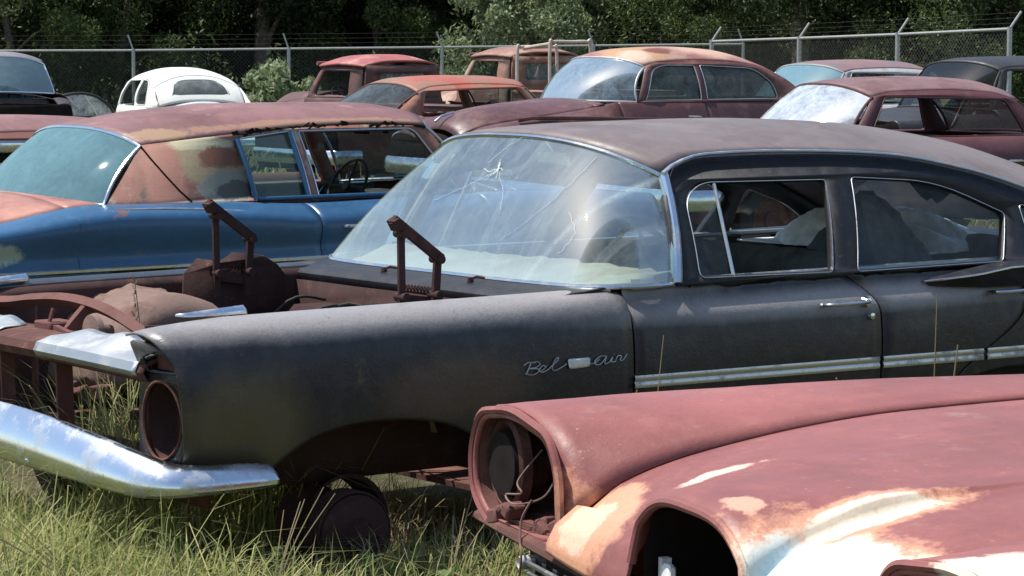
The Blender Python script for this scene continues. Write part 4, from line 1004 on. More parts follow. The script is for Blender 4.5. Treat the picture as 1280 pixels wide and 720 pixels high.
# --- maroon hardtop with the glaring windshield, right
MAR = paint('maroon_faded', (.085, .035, .04), [((.09, .03, .033), 3, .5, .7)], rough=.55, spec=.3)
MROOF = paint('maroon_roof', (.19, .11, .11), [((.13, .065, .06), 2.5, .5, .66), ((.25, .18, .16), 4, .6, .7)], rough=.6, spec=.3)
def lowcar(name, label, loc, rz, m, L=4.7, z=(.84, .87, .85), zb=.93, w=.92, top=1.42, rx=(1.9, 3.45), holes=None, fin=0, group=None, **k):
    yfn = yflin(zb, w-.19, top-.11, w-.34, .015); a, b = rx
    rail = [(a, top-.15), (a+.2, top-.115), ((a+b)/2, top-.10), (b-.25, top-.125), (b, top-.19)]
    c = [(a-.12, top-.05), (a+.25, top-.01), ((a+b)/2, top), (b-.2, top-.025), (b+.05, top-.09)]
    hs = holes or [([(a-.10, zb+.01), (b+.02, zb+.01), (b-.12, top-.18), (a+.12, top-.15)], .05)]
    G = gh(yfn, rail, c, a, a-.12, b, b+.03, k.pop('wsb', ((a-.62, zb+.03), (a-.28, w-.19, zb))), k.pop('rwb', ((b+.42, zb+.02), (b+.26, w-.19, zb))), hs, **k.pop('g', {}))
    S_ = lowS(L, z, w, fin=fin); D_ = lowD(L, z, w, zb)
    d = dict(name=name, label=label, cat='car', loc=loc, rz=rz, L=L, mats=m, S=S_, SD=D_, SR=D_, arches=[(.85, .38, .30, .32), (L-1.15, .38, .30, .30)], doors=[a-.3, (b+.02)],
             zc=[(0, z[0]), (a-.8, zb+.02), (b+.5, zb), (L, z[2])], wi=[(0, .70), (a-.5, .72), (a-.3, w-.17), (L, w-.17)], zi=[(0, z[0]-.02), (a-.5, z[1]), (a-.3, zb), (L, zb)], hx1=a-.72, cx1=a-.6, tx0=b+.5, sx0=b+.1, G=G, zh=.74, group=group)
    d.update(k); return generic_car(d)
GGLARE = glass('glass_glare', (.5, .58, .6), .42, (.72, .75, .76), 1.6, .06)
lowcar('coupe', 'maroon hardtop with a glaring white windshield and no side glass, behind the black sedan', (9.758, 8.704, .097), -.196,
       dict(body=MAR, roof=MROOF, wglass=GGLARE, trim=MAR), L=4.6, top=1.41, rx=(1.86, 3.25))
# --- fastback with red and tan roof
TAN = paint('tan_rust', (.27, .16, .11), [((.36, .10, .07), 1.6, .45, .6), ((.16, .07, .05), 4, .6, .75)], rough=.55, spec=.3)
lowcar('coupe', 'red and tan rusted coupe with dark rear window, in front of the old truck cab', (18.4, 20.0, -.05), 3.16, dict(body=RUSTR, roof=TAN, frame=TAN, rglass=glass('glass_smoked', (.2, .2, .2), .1), trim=RUSTR), L=4.7, top=1.42, rx=(1.7, 3.35),
       rwb=((3.35+.75, .95), (3.35+.50, .73, .93)))
# --- silver car
SIL = paint('silver_faded', (.34, .35, .35), [((.2, .17, .15), 3, .55, .7)], rough=.4, spec=.5)
SROOF = paint('roof_maroon_grey', (.22, .13, .13), [((.15, .15, .16), 2, .5, .6)], rough=.5)
lowcar('sedan', 'silver sedan with dull maroon roof, just left of the steel fence post', (17.75, 17.3, .08), .02, dict(body=SIL, roof=SROOF, frame=SIL, wglass=GTEAL, trim=SIL), L=4.8, top=1.48, rx=(1.9, 3.5))
# --- dark wagon at the right edge
BLKC = paint('black_soot', (.03, .028, .03), [((.07, .045, .04), 4, .6, .75)], rough=.5)
lowcar('station_wagon', 'dark station wagon with a pale roof edge at the right of the yard', (17.25, 14.2, .1), .0, dict(body=BLKC, roof=BLKC, wglass=glass('glass_dark', (.2, .22, .22), .06, (.1, .1, .1), cl=.12), trim=BLKC), L=4.9, top=1.52, rx=(1.85, 4.0))
# --- rusty red car at the left edge
lowcar('sedan', 'rust pink car half hidden behind the roof of the blue two-door', (1.9, 9.5, -.08), .0, dict(body=RUSTR, roof=IROOF, wglass=GPALE, trim=DULL), L=4.9, top=1.36, rx=(1.9, 3.6))
# --- dark car with teal windshield facing us
DK = paint('dark_brown', (.045, .022, .022), [((.09, .045, .04), 4, .58, .72)], rough=.5)
GR = paint('roof_grey', (.19, .16, .155), [((.28, .25, .24), 3, .5, .7)], rough=.5)
lowcar('sedan', 'dark sedan with grey roof and teal glass facing the camera, left edge', (10.8, 21.9, .08), radians(65), dict(body=DK, roof=GR, frame=DK, wglass=glass('glass_dark_teal', (.08, .2, .22), .25, (.10, .20, .22), cl=.3), trim=CHR), L=4.9, top=1.58, rx=(1.95, 3.6), zb=1.06, z=(.98, 1.0, .98), nohood=True)
# --- white beetle seen from behind
WH = paint('white_faded', (.72, .72, .66), [((.55, .52, .45), 4, .62, .8)], rough=.4, spec=.4, dirt=.15, vary=.05, bump=.08)
yb = yflin(.93, .68, 1.32, .56, .04)
S = [([(0, .25), (.5, .42), (1.3, .60)], [(0, .60), (.4, .82), (1.3, .95)]), ([(0, .40), (.5, .50), (1.3, .62)], [(0, .56), (.4, .72), (1.3, .85)]), ([(0, .62), (.5, .70), (1.3, .72)], [(0, .62), (.4, .74), (1.0, .6), (1.3, .5)]),
     ([(0, .68), (.5, .77), (1.3, .74)], [(0, .52), (.5, .6), (1.3, .42)]), ([(0, .62), (1.3, .7)], [(0, .38), (1.3, .3)])]
SD = [([(1.3, .70), (3.0, .68), (3.6, .50), (4.05, .28)], [(1.3, .94), (3.0, .94), (3.6, .80), (4.05, .45)]), ([(1.3, .73), (3.0, .72), (3.6, .56), (4.05, .34)], [(1.3, .86), (3.0, .86), (3.6, .70), (4.05, .42)]),
      ([(1.3, .74), (2.7, .74), (3.1, .77), (3.8, .76), (4.05, .7)], [(1.3, .68), (2.7, .66), (3.3, .62), (4.05, .40)]), ([(1.3, .73), (2.7, .74), (3.1, .78), (4.05, .7)], [(1.3, .45), (4.05, .36)]), ([(1.3, .7), (4.05, .66)], [(1.3, .28), (4.05, .30)])]
G = gh(yb, [(1.45, 1.27), (1.7, 1.35), (2.2, 1.375), (2.7, 1.34), (3.05, 1.22), (3.3, 1.05)], [(1.35, 1.36), (1.7, 1.46), (2.15, 1.50), (2.6, 1.475), (3.0, 1.36), (3.2, 1.24)], 1.48, 1.38, 3.05, 2.93,
       ((1.10, .96), (1.30, .70, .94)), ((3.32, 1.04), (3.26, .52, 1.03)), [([(1.36, .95), (2.20, .95), (2.20, 1.325), (1.60, 1.31)], .05), ([(2.30, .97), (2.82, .98), (2.80, 1.18), (2.58, 1.315), (2.30, 1.325)], [.05, .08, .1, .1, .03])], glass=(1,), bul=.03, rw=False)
BG = G
G['outer'] = [(1.28, .93), (3.42, .93), (3.38, 1.02)]+[(x, itp(G['R']['z'], x)-.004) for x in [3.30-1.8*i/24 for i in range(25)]]
BT = generic_car(dict(name='small_car', label='white rounded small car seen from behind with its left door wide open', cat='car', loc=(16.85, 29.3, -.09), rz=-1.815, L=4.05, mats=dict(body=WH, rglass=glass('glass_grey', (.4, .42, .42), .3, (.33, .34, .33)), trim=WH, end=WH),
    S=S, SD=SD, SR=SD, arches=[(.75, .36, .3, .32), (3.15, .36, .3, .32)], doors=[1.3, 2.28], skip=((-1, 1.3),), zc=[(0, .62), (.4, .88), (1.1, .98), (3.2, 1.06), (3.45, .97), (3.8, .74), (4.05, .50)],
    wi=[(0, .25), (.5, .42), (1.3, .60), (3.0, .68), (3.6, .50), (4.05, .28)], zi=[(0, .60), (.4, .82), (1.3, .95), (3.0, .96), (3.6, .80), (4.05, .45)], hx1=1.05, cx1=1.15, tx0=3.4, sx0=3.0, G=G, W=.74, zb=.42, zh=.8))
o, rows = pane('rear_shell', mirror_curve([(3.33, 0, 1.03), (3.33, .3, 1.02), (3.32, .5, .99), (3.28, .63, .95)]), mirror_curve(BG['rwt']), WH, BT, .03, dirv=(1, 0, .4), thick=.01)
o, rows = pane('rear_window', mirror_curve([(3.275, 0, 1.075), (3.27, .3, 1.073), (3.24, .43, 1.075)]), mirror_curve([(3.02, 0, 1.335), (3.02, .22, 1.325), (3.05, .36, 1.27)]), MATS['glass_grey'], BT, .045, dirv=(1, 0, .6)); edge_trim('rear_window_trim', rows, .012, WH, BT)
od = MB(); prof = rounded([(.0, .35), (1.0, .35), (1.02, .93), (.0, .93)], .05)
od.poly([dense(prof, .08)], lambda a, b: (1.34+.06*(1-a), -.74-a, b-.18)); D = od.build('open_door', WH, BT, thick=.05)
fr = [(.02, .75), (.10, .92), (.30, 1.07), (.55, 1.12), (.82, 1.08), (.98, .95), (1.0, .75)]
MB().tube([(1.37, -.74-p.x, p.y) for p in cr([(a, b, 0) for a, b in fr], 30)], .022, 8).build('door_window_frame', BLKC, D)
MB().tube([(1.37, -.76, .77), (1.37, -1.72, .77)], .02, 8).build('door_sill_rail', BLKC, D)
MB().tube([(1.37, -1.02, .77), (1.37, -1.22, 1.10)], .012, 8).build('vent_divider', WH, D)
MB().poly([dense([(a, b) for a, b in fr], .06)], lambda a, b: (1.37, -.74-a, b)).build('door_glass', glass('glass_bright', (.6, .65, .62), .55, (.85, .88, .85)), D)
# --- old pickup trucks
def pickup(name, label, loc, rz, m, group=None):
    E = empty(name, loc, rz, label, 'pickup truck', group); b = m['body']
    yfp = yflin(1.12, .76, 1.58, .68, .02)
    Sx = [([(0, .3), (1.4, .58)], [(0, .95), (1.4, 1.12)]), ([(0, .42), (1.4, .66)], [(0, .90), (1.4, 1.05)]), ([(0, .7), (1.4, .86)], [(0, .82), (.6, .92), (1.4, .80)]), ([(0, .8), (1.4, .9)], [(0, .6), (1.4, .62)]), ([(0, .75), (1.4, .82)], [(0, .42), (1.4, .4)])]
    Dx = [([(1.4, .76), (2.7, .76)], [(1.4, 1.12), (2.7, 1.12)]), ([(1.4, .80), (2.7, .80)], [(1.4, 1.0), (2.7, 1.0)]), ([(1.4, .80), (2.7, .80)], [(1.4, .45), (2.7, .45)])]
    for sg in (-1, 1):
        side_panel('fender', Sx, .02, 1.4, sg, b, E, [(.8, .4, .35, .38)]); dr = side_panel('door', Dx, 1.41, 2.45, sg, b, E)
        MB().tube([(2.25, sg*.81, .98), (2.25, sg*.84, .98), (2.36, sg*.84, .98), (2.36, sg*.81, .98)], .01, 6).build('handle', CHR, dr); side_panel('cab_corner', Dx, 2.455, 2.66, sg, b, E)
        holes = [rounded([(1.62, 1.14), (2.36, 1.14), (2.36, 1.50), (1.78, 1.50)], .06)]
        upper_side('window_frame', [(1.45, 1.11), (2.66, 1.11), (2.60, 1.57), (1.74, 1.57)], holes, yfp, sg, b, E)
        bed = MB().grid([[(x, sg*.78, .55), (x, sg*.80, .6), (x, sg*.80, 1.0), (x, sg*.83, 1.03), (x, sg*.78, 1.05)] for x in (2.8, 3.6, 4.4, 4.8)]); bed.build('bed_side', b, E, thick=.02)
        bf = MB().grid([[(3.85-.5*cos(a), sg*y, .5+.42*sin(a)) for y in (.80, .98, 1.02)] for a in [pi*i/16 for i in range(17)]]); bf.build('rear_fender', b, E, thick=.02)
        for x in (.8, 3.85): wheel(E, x, sg*.84, .33, .34, .18, sg)
    for i, (x0, x1) in enumerate(((.05, 1.38),)): top_panel('hood', [(0, .98), (.3, 1.16), (1.4, 1.2)], [(0, .3), (1.4, .58)], [(0, .95), (1.4, 1.12)], x0, x1, b, E)
    MB().box((2.73, 0, .8), (.03, 1.56, .5)).build('bed_front', b, E); MB().box((4.8, 0, .8), (.04, 1.5, .45)).build('tailgate', b, E); MB().box((3.75, 0, .6), (2.1, 1.5, .04)).build('bed_floor', RUST, E)
    R = dict(z=[(1.7, 1.56), (2.1, 1.59), (2.66, 1.56)], w=[(1.7, .73), (2.66, .73)], c=[(1.55, 1.62), (1.9, 1.71), (2.3, 1.72), (2.72, 1.63)], fs=1.68, fc=1.58, rs=2.66, rc=2.70, fp=3, rp=3, p=3)
    roof('roof', R, m['roof'], E, .03)
    MB().tube([(1.60, y, 1.60) for y in (-.7, -.35, 0, .35, .7)], .02, 8, rz=.03).build('visor', m['roof'], E)
    out = [(-.74, 1.10), (.74, 1.10), (.70, 1.58), (-.70, 1.58)]; h = rounded([(-.46, 1.2), (.46, 1.2), (.44, 1.46), (-.44, 1.46)], .06)
    MB().poly([dense(out, .08), dense(h, .08)], lambda a, c: (2.665, a, c)).build('cab_back', b, E, thick=.03)
    MB().poly([dense(h, .1)], lambda a, c: (2.665, a, c)).build('rear_window', GPALE, E)
    MB().box((2.665, 0, .78), (.03, 1.5, .64)).build('cab_back_lower', b, E)
    pane('windshield', [(1.42, -.72, 1.12), (1.36, 0, 1.14), (1.42, .72, 1.12)], [(1.70, -.66, 1.56), (1.62, 0, 1.58), (1.70, .66, 1.56)], GPALE, E, .02)
    seat('seat', E, 1.95, 2.4, .65, .7, .85, 1.25, SEAT); steering(E, (1.75, -.32, 1.12), .2, .8)
    MB().tube([(-.12, -.85, .5), (-.16, 0, .5), (-.12, .85, .5)], .03, 8, rz=.08).build('front_bumper', b, E)
    MB().box((2.4, 0, .4), (4.4, .8, .1)).build('chassis', DARK, E)
    return E
RP = paint('pickup_red', (.34, .10, .09), [((.5, .3, .22), 2.5, .52, .7), ((.2, .06, .055), 3, .55, .7)], rough=.5)
PB = paint('pickup_maroon', (.10, .05, .045), [((.22, .10, .09), 3, .55, .7)], rough=.6)
PT = paint('pickup_tan_rust', (.26, .13, .10), [((.38, .28, .2), 3, .5, .65)], rough=.6)
pickup('pickup_truck', 'old pickup with bright red visored cab roof, standing by the chain-link fence', (18.32, 27.55, -.13), radians(-82), dict(body=PB, roof=RP))
P2 = pickup('pickup_truck', 'old tan rusted pickup with a pale pipe frame over its bed', (22.55, 29.45, -.02), radians(-86), dict(body=PT, roof=PT))
fm = MB()
for x, a, b, h in ((2.80, -.72, .10, 1.72), (3.15, -.35, .50, 1.80)):
    fm.tube(cr([(x, a, .62), (x, a, h-.08), (x, a+.08, h), (x, (a+b)/2, h), (x, b-.08, h), (x, b, h-.08), (x, b, .62)], 60), .026, 8)
fm.tube([(2.80, -.6, 1.70), (3.15, -.25, 1.78)], .03, 8)
o = fm.build('pipe_frame', paint('pipe_cream', (.62, .52, .42), [((.45, .25, .15), 6, .55, .7)], rough=.5), P2)
# ------------------------------------------------------------------ ground, fence, plants
def gz(x, y):
    d = (x+4.2)*.6+(y+8.5)*.8
    z = .02*sin(x*.9+1)*cos(y*.7)+.012*sin(x*2.3+y*1.7)
    z += .10*max(0, min(1, (.5-x)/1.0))*max(0, min(1, (3-abs(y+.3))/2.5))
    if d > 58: z += (d-58)*.02
    return z-.02
def lin(a, b, n): return [a+(b-a)*i/(n-1) for i in range(n)]
def axis():
    a = lin(-400, -20, 14)[:-1]+lin(-20, 60, 161)+lin(60, 500, 14)[1:]; return a
ax = axis(); rows = [[(x, y, gz(x, y)) for y in ax] for x in ax]
t = NT('dirt_and_turf'); co = t.coord(); n1 = t.noise(co, .8, 6, .65); n2 = t.noise(co, 11, 7, .7); n3 = t.noise(co, 60, 4, .7)
c = t.mix(t.ramp(n1, .4, .6), (.10, .085, .045), (.065, .085, .03)); c = t.mix(t.ramp(n2, .5, .7), c, (.19, .155, .10)); c = t.mix(t.math('MULTIPLY', t.ramp(n3, .5, .7), .5), c, (.04, .035, .02))
p = t.n('ShaderNodeBsdfPrincipled'); t.l(c, p.inputs[0]); p.inputs['Roughness'].default_value = .95; p.inputs['Specular IOR Level'].default_value = .1
t.l(t.bump(t.math('ADD', n2, n3), .7, .05), p.inputs['Normal']); t.l(p.outputs[0], t.out.inputs[0])
tag(MB().grid(rows).build('ground', t.m, None), kind='structure')
GRM = leafmat('grass_blades', (.14, .20, .04), (.52, .49, .21), .6); STR = leafmat('straw', (.30, .24, .12), (.42, .36, .22), .7)
def blades(mb, n, rect, h, seed, lean=.5, w=.0035, ok=None):
    rg = random.Random(seed)
    for _ in range(n):
        x, y = rg.uniform(rect[0], rect[1]), rg.uniform(rect[2], rect[3])
        if ok and not ok(x, y, rg): continue
        cl = .6+.4*sin(x*5.1+1.3*sin(y*4))*cos(y*4.3); H = rg.uniform(h[0], h[1])*(.55+.55*cl); a = rg.uniform(0, 6.283); l = rg.uniform(.1, lean)*H*1.3
        z = gz(x, y)-.01; dx, dy = cos(a), sin(a); px, py = -dy*w, dx*w; b = len(mb.v); cu = rg.uniform(1.4, 2.6)
        for k, (s, ww) in enumerate(((0, 1), (.4, .9), (.75, .6))):
            q = l*s**cu; zz = z+H*s*(1-.25*s*l/max(H, .01)); mb.v += [(x+dx*q-px*ww, y+dy*q-py*ww, zz), (x+dx*q+px*ww, y+dy*q+py*ww, zz)]
        mb.v.append((x+dx*l, y+dy*l, z+H*(1-.45*l/max(H, .01))))
        mb.f += [(b, b+1, b+3, b+2), (b+2, b+3, b+5, b+4), (b+4, b+5, b+6)]
g = MB()
blades(g, 1500, (.2, 1.5, -1.7, -1.0), (.14, .34), 17, .9, .003)
blades(g, 1400, (.28, .95, -.55, .15), (.55, .85), 14, .7, .0028)
blades(g, 900, (-2.2, .1, -2.2, -.1), (.35, .6), 15, 1.0, .0026)
blades(g, 30000, (-2.6, .5, -3.2, 1.8), (.10, .30), 1, .9, .003)
blades(g, 9000, (.2, 1.9, -3.0, -.85), (.05, .17), 2, .9, .003)
blades(g, 5000, (-1.2, .1, -1.6, .6), (.25, .42), 4, .8, .003)
blades(g, 16000, (-6, 12, -3, 9), (.08, .28), 5, .9, .006, ok=lambda x, y, r: not (.2 < x < 5.2 and -1.0 < y < 1.9))
blades(g, 22000, (2, 34, 7, 40), (.1, .4), 6, .9, .012)
tag(g.build('grass', GRM, None, smooth=False), kind='stuff')
s = MB(); blades(s, 3800, (1.35, 1.95, -.15, .42), (.08, .2), 7, 1.6, .002); blades(s, 9000, (-2.6, 1.8, -3.2, 1.5), (.08, .36), 8, 1.1, .0022); blades(s, 260, (.28, .9, -.5, .1), (.6, .9), 18, .9, .0026); blades(s, 5000, (-2.6, 1.8, -3.2, 1.5), (.03, .10), 28, 2.5, .0022); blades(s, 5000, (3, 30, 8, 38), (.2, .6), 9, .9, .008)
tag(s.build('dry_straw', STR, None, smooth=False), kind='stuff')
# single stalks
def stalk(x, y, h, lean, ang, label, head=False, r=.0022, mat=STR, n=3, z0=None):
    mb = MB(); z0 = gz(x, y) if z0 is None else z0; rg = random.Random(int(x*977+y*31))
    for i in range(n):
        a = ang+rg.uniform(-.5, .5); l = lean*rg.uniform(.6, 1.2); H = h*rg.uniform(.75, 1)*(1 if i else 1.05)
        P = cr([(x, y, z0), (x+cos(a)*l*.25, y+sin(a)*l*.25, z0+H*.5), (x+cos(a)*l, y+sin(a)*l, z0+H)], 10); mb.tube(P, [r*(1-.06*k) for k in range(10)], 5)
        if head:
            for k in range(12):
                p = P[-1]+Vector((0, 0, -k*.016)); b = rg.uniform(0, 6.28); mb.tube([p, p+Vector((cos(b)*.012, sin(b)*.012, .018))], .003, 4)
    o = mb.build('grass_stalk', mat, None); tag(o, label, 'grass stalk', 'tall dry stalks standing among the cars')
stalk(.72, .3, 1.16, .07, 3.1, 'pale seed stalk rising in front of the blue two-door, left of the far hood hinge', True, .004, n=1)
stalk(1.25, .45, .80, .35, 1.6, 'thin dry twigs inside the engine bay below the far hood hinge', False, .003, n=6)
stalk(3.12, -1.3, .70, .10, 0, 'two bright dry stalks before the side trim of the rear door', False, .0055, n=2)
stalk(2.56, -1.3, .74, .09, .1, 'bent dry stalk with fuzzy tip before the front door trim', True, .0032, n=1)
stalk(1.72, -1.3, .88, .13, .1, 'thin straw leaning against the front door of the black sedan', False, .0032, n=1)
stalk(3.06, -1.3, .90, .03, 0, 'upright thin stalk below the tail fin tip', False, .0038, n=1)
stalk(1.55, -1.3, .72, .09, 0, 'pale curved stalk under the script emblem beside the red car', False, .0055, n=1)
stalk(.20, -1.35, .42, .25, .3, 'pale crossing straws in front of the bumper corner', False, .003, n=5)
stalk(.9, -1.3, .34, .3, .6, 'bent straws in front of the empty wheel arch', False, .0028, n=5)
stalk(-.35, -1.2, .36, .3, 2.8, 'straws lying in front of the middle of the chrome bumper', False, .003, n=6)
wd = MB(); rg = random.Random(41)
for k in range(90):
    x, y = rg.uniform(-2.2, 1.2), rg.uniform(-2.9, -.2); z = gz(x, y)
    for q in range(rg.randint(4, 8)):
        a = rg.uniform(0, 6.28); l = rg.uniform(.04, .10); w_ = l*.32; h = rg.uniform(.03, .16); b = len(wd.v); dx, dy = cos(a), sin(a)
        wd.v += [(x, y, z+h*.4), (x+dx*l*.5-dy*w_, y+dy*l*.5+dx*w_, z+h), (x+dx*l, y+dy*l, z+h*.8), (x+dx*l*.5+dy*w_, y+dy*l*.5-dx*w_, z+h)]; wd.f.append((b, b+1, b+2, b+3))
tag(wd.build('broadleaf_weeds', leafmat('weed_leaf', (.08, .14, .03), (.22, .28, .09)), None, smooth=False), kind='stuff')
# ---- chain-link fence
STEEL = simple('galvanised_steel', (.42, .42, .40), .5, .6, nz=30, var=.2); WIRE = simple('fence_wire', (.09, .09, .085), .7, .2)
A = Vector((-2.0, 56.0)); B = Vector((33.2, 32.6)); Cc = Vector((17.5, 7.3))
def fence(label, pts, ztop, arm, name='fence'):
    """pts: post positions; ztop: rail heights"""
    E = empty(name, (pts[0][0], pts[0][1], gz(*pts[0])), 0, label, 'fence'); o = Vector((pts[0][0], pts[0][1], gz(*pts[0])))
    P = [Vector((x, y, z))-o for (x, y), z in zip(pts, ztop)]
    for p in P:
        mb = MB().tube([(p.x, p.y, -.3), (p.x, p.y, p.z+.03)], .036, 10); mb.tube([(p.x, p.y, p.z), (p.x+arm[0], p.y+arm[1], p.z+arm[2])], .018, 8); mb.build('post', STEEL, E)
    MB().tube(P, .022, 8).build('top_rail', STEEL, E)
    bw = MB()
    for k in (.35, .65, .95): bw.tube([p+Vector(arm)*k+Vector((0, 0, -.0)) for p in P], .0011, 4)
    bw.build('barbed_wire', WIRE, E)
    ch = MB(); r = .0026
    for a, b in zip(P, P[1:]):
        L = (b-a).xy.length; H = 1.7; d = (b-a)/L; st = .075; n = int((L+H)/st); off = Vector((-(b-a).y, (b-a).x, 0)).normalized()*.0
        for k in range(n):
            for s in (1, -1):
                u0, u1 = k*st-H, k*st; z0, z1 = 0, H
                if u0 < 0: z0 = -u0; u0 = 0
                if u1 > L: z1 = H-(u1-L); u1 = L
                if z1 <= z0: continue
                if s < 0: z0, z1 = H-z0, H-z1
                q0 = a+d*u0; q1 = a+d*u1; q0.z = a.z+(b.z-a.z)*u0/L-H+z0; q1.z = a.z+(b.z-a.z)*u1/L-H+z1
                t = (q1-q0).normalized(); w = Vector((0, 0, 1)).cross(t); w = t.cross(w).normalized()*r
                b0 = len(ch.v); ch.v += [tuple(q0-w), tuple(q0+w), tuple(q1+w), tuple(q1-w)]; ch.f.append((b0, b0+1, b0+2, b0+3))
    ch.build('chain_link_mesh', WIRE, E, smooth=False); return E
dl = (Vector((30.02, 34.8))-Vector((22.27, 39.3)))/3
pl = [tuple(Vector((22.27, 39.3))+dl*k) for k in range(-8, 5)]
fence('long galvanised chain-link fence with barb arms running behind the white car and pickups', pl, [1.61+(.03 if i > 8 else .008)*(i-8) for i in range(len(pl))], (-.09, .05, .30))
dr = Vector((.61, 2.79))
c0 = Vector((24.88, 21.12)); pr_ = [tuple(c0+dr*k) for k in range(2, -2, -1)]
fence('bright galvanised fence with slanted barb arms on the right, behind the silver sedan', pr_, [1.785, 1.835, 1.89, 1.96], (.13, -.09, .24))
# ---- trees and bushes
def rot_leaf(mb, c, s, rg, droop=.4):
    a = rg.uniform(0, 6.283); t = rg.uniform(-1.1, .6); n = Vector((cos(a)*cos(t), sin(a)*cos(t), sin(t))); u = n.orthogonal().normalized(); u.rotate(Matrix.Rotation(rg.uniform(0, 6.28), 3, n)); v = n.cross(u)
    b = len(mb.v); mb.v += [tuple(c-u*s), tuple(c+v*s*.42+n*s*.12), tuple(c+u*s), tuple(c-v*s*.42+n*s*.12)]; mb.f.append((b, b+1, b+2, b+3))
def crown_mesh(seed, n, R, H, z0, size, clumps=40, cs=.35):
    rg = random.Random(seed); mb = MB(); C_ = []
    for _ in range(clumps):
        a = rg.uniform(0, 6.28); k = rg.uniform(0, 1)**.5; zz = rg.uniform(0, 1); rr = R*k*(sin(pi*min(1, zz*.85+.12))**.6)
        C_.append((Vector((rr*cos(a), rr*sin(a), z0+H*zz)), rg.uniform(.6, 1.3)*R*cs))
    for i in range(n):
        c, r = C_[i % clumps]; d = Vector((rg.gauss(0, 1), rg.gauss(0, 1), rg.gauss(0, .75))); d = d.normalized()*r*rg.uniform(.5, 1.05)
        rot_leaf(mb, c+d, size*rg.uniform(.6, 1.3), rg)
    return mb, C_
BARK = simple('bark', (.15, .125, .10), .95, spec=.1, nz=14, var=.5, bump=.8)
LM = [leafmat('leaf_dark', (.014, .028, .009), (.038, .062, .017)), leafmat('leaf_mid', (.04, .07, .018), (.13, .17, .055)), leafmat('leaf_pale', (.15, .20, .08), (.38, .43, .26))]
def tree_proto(seed, n, R, H, z0, size, mat, tr=.16, lean=0, clumps=40, cs=.35):
    mb, C_ = crown_mesh(seed, n, R, H, z0, size, clumps, cs); rg = random.Random(seed+99)
    E = empty('tree', (0, 0, 0)); tk = MB()
    top = z0+H*.75; path = cr([(0, 0, -.3), (rg.uniform(-.1, .1), rg.uniform(-.1, .1), top*.3), (lean*.6+rg.uniform(-.2, .2), rg.uniform(-.2, .2), top*.65), (lean, 0, top)], 16)
    tk.tube(path, [tr*(1.25-.065*k)*(1.25 if k == 0 else 1) for k in range(16)], 10)
    for c, r in C_[:14]:
        s = path[min(15, max(4, int(16*min(1, (c.z-.8)/top))))]; tk.tube(cr([s, s.lerp(c, .5)+Vector((0, 0, .15)), c], 7), [tr*.38*(1-.12*k) for k in range(7)], 6)
    tk.build('trunk', BARK, E); mb.build('crown', mat, E, smooth=False); return E
def copy_tree(o, loc, rz, sc, label, group, mat=None):
    c = o.copy(); COL.objects.link(c); c.location = loc; c.rotation_euler = (0, 0, rz); c.scale = sc
    for ch in PARTS[o.name]:
        d = ch.copy(); COL.objects.link(d); d.parent = c
        if mat and ch.name.startswith('crown'):
            pass
    tag(c, label, 'tree' if 'tree' in o.name else 'bush', group); return c
PARTS = {}
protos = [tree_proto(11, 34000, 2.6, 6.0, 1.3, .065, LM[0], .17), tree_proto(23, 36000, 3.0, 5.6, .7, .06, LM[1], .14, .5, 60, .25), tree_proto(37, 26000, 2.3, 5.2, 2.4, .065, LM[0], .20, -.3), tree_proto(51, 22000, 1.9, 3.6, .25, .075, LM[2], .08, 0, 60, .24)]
for p in protos: PARTS[p.name] = [c for c in COL.objects if c.parent == p]
used = set()
def place(k, x, y, rz, s, label, group='trees beyond the chain-link fence'):
    o = protos[k]; z = gz(x, y)
    if k not in used:
        used.add(k); o.location = (x, y, z); o.rotation_euler = (0, 0, rz); o.scale = (s, s, s); tag(o, label, 'tree', group); return
    copy_tree(o, (x, y, z), rz, (s, s, s), label, group)
def atp(u, D):      # a ground point in the direction of column u of the picture, D metres off
    th = .640; r = Vector((cos(th), -sin(th))); f = Vector((sin(th), cos(th))); q = Vector((-4.236, -8.527))+f*D+r*((u-640)/3500*D); return q.x, q.y
rg = random.Random(77); used_l = {}
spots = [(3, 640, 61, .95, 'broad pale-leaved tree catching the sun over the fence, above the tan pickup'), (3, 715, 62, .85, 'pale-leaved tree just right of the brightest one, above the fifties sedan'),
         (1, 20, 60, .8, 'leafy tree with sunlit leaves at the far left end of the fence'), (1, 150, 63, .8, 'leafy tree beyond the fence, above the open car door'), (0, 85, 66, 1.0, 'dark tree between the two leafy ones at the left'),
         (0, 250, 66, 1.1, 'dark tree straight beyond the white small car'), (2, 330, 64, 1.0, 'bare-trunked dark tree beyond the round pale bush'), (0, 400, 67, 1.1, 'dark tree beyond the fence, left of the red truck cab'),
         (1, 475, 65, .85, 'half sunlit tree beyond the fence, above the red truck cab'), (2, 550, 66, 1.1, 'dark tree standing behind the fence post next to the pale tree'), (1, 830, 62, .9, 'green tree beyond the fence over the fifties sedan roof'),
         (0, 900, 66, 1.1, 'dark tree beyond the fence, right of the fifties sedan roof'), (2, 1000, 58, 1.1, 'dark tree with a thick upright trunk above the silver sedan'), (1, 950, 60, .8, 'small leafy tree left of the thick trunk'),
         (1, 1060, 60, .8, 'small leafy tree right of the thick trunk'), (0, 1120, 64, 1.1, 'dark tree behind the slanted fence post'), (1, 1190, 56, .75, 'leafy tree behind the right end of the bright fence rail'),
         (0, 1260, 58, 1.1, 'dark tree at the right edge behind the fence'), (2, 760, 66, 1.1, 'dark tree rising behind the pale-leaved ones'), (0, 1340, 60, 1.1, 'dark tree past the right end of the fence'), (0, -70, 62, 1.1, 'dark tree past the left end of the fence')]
for k, u, D, s, lb in spots:
    x, y = atp(u, D); place(k, x, y, rg.uniform(0, 6.28), s, lb)
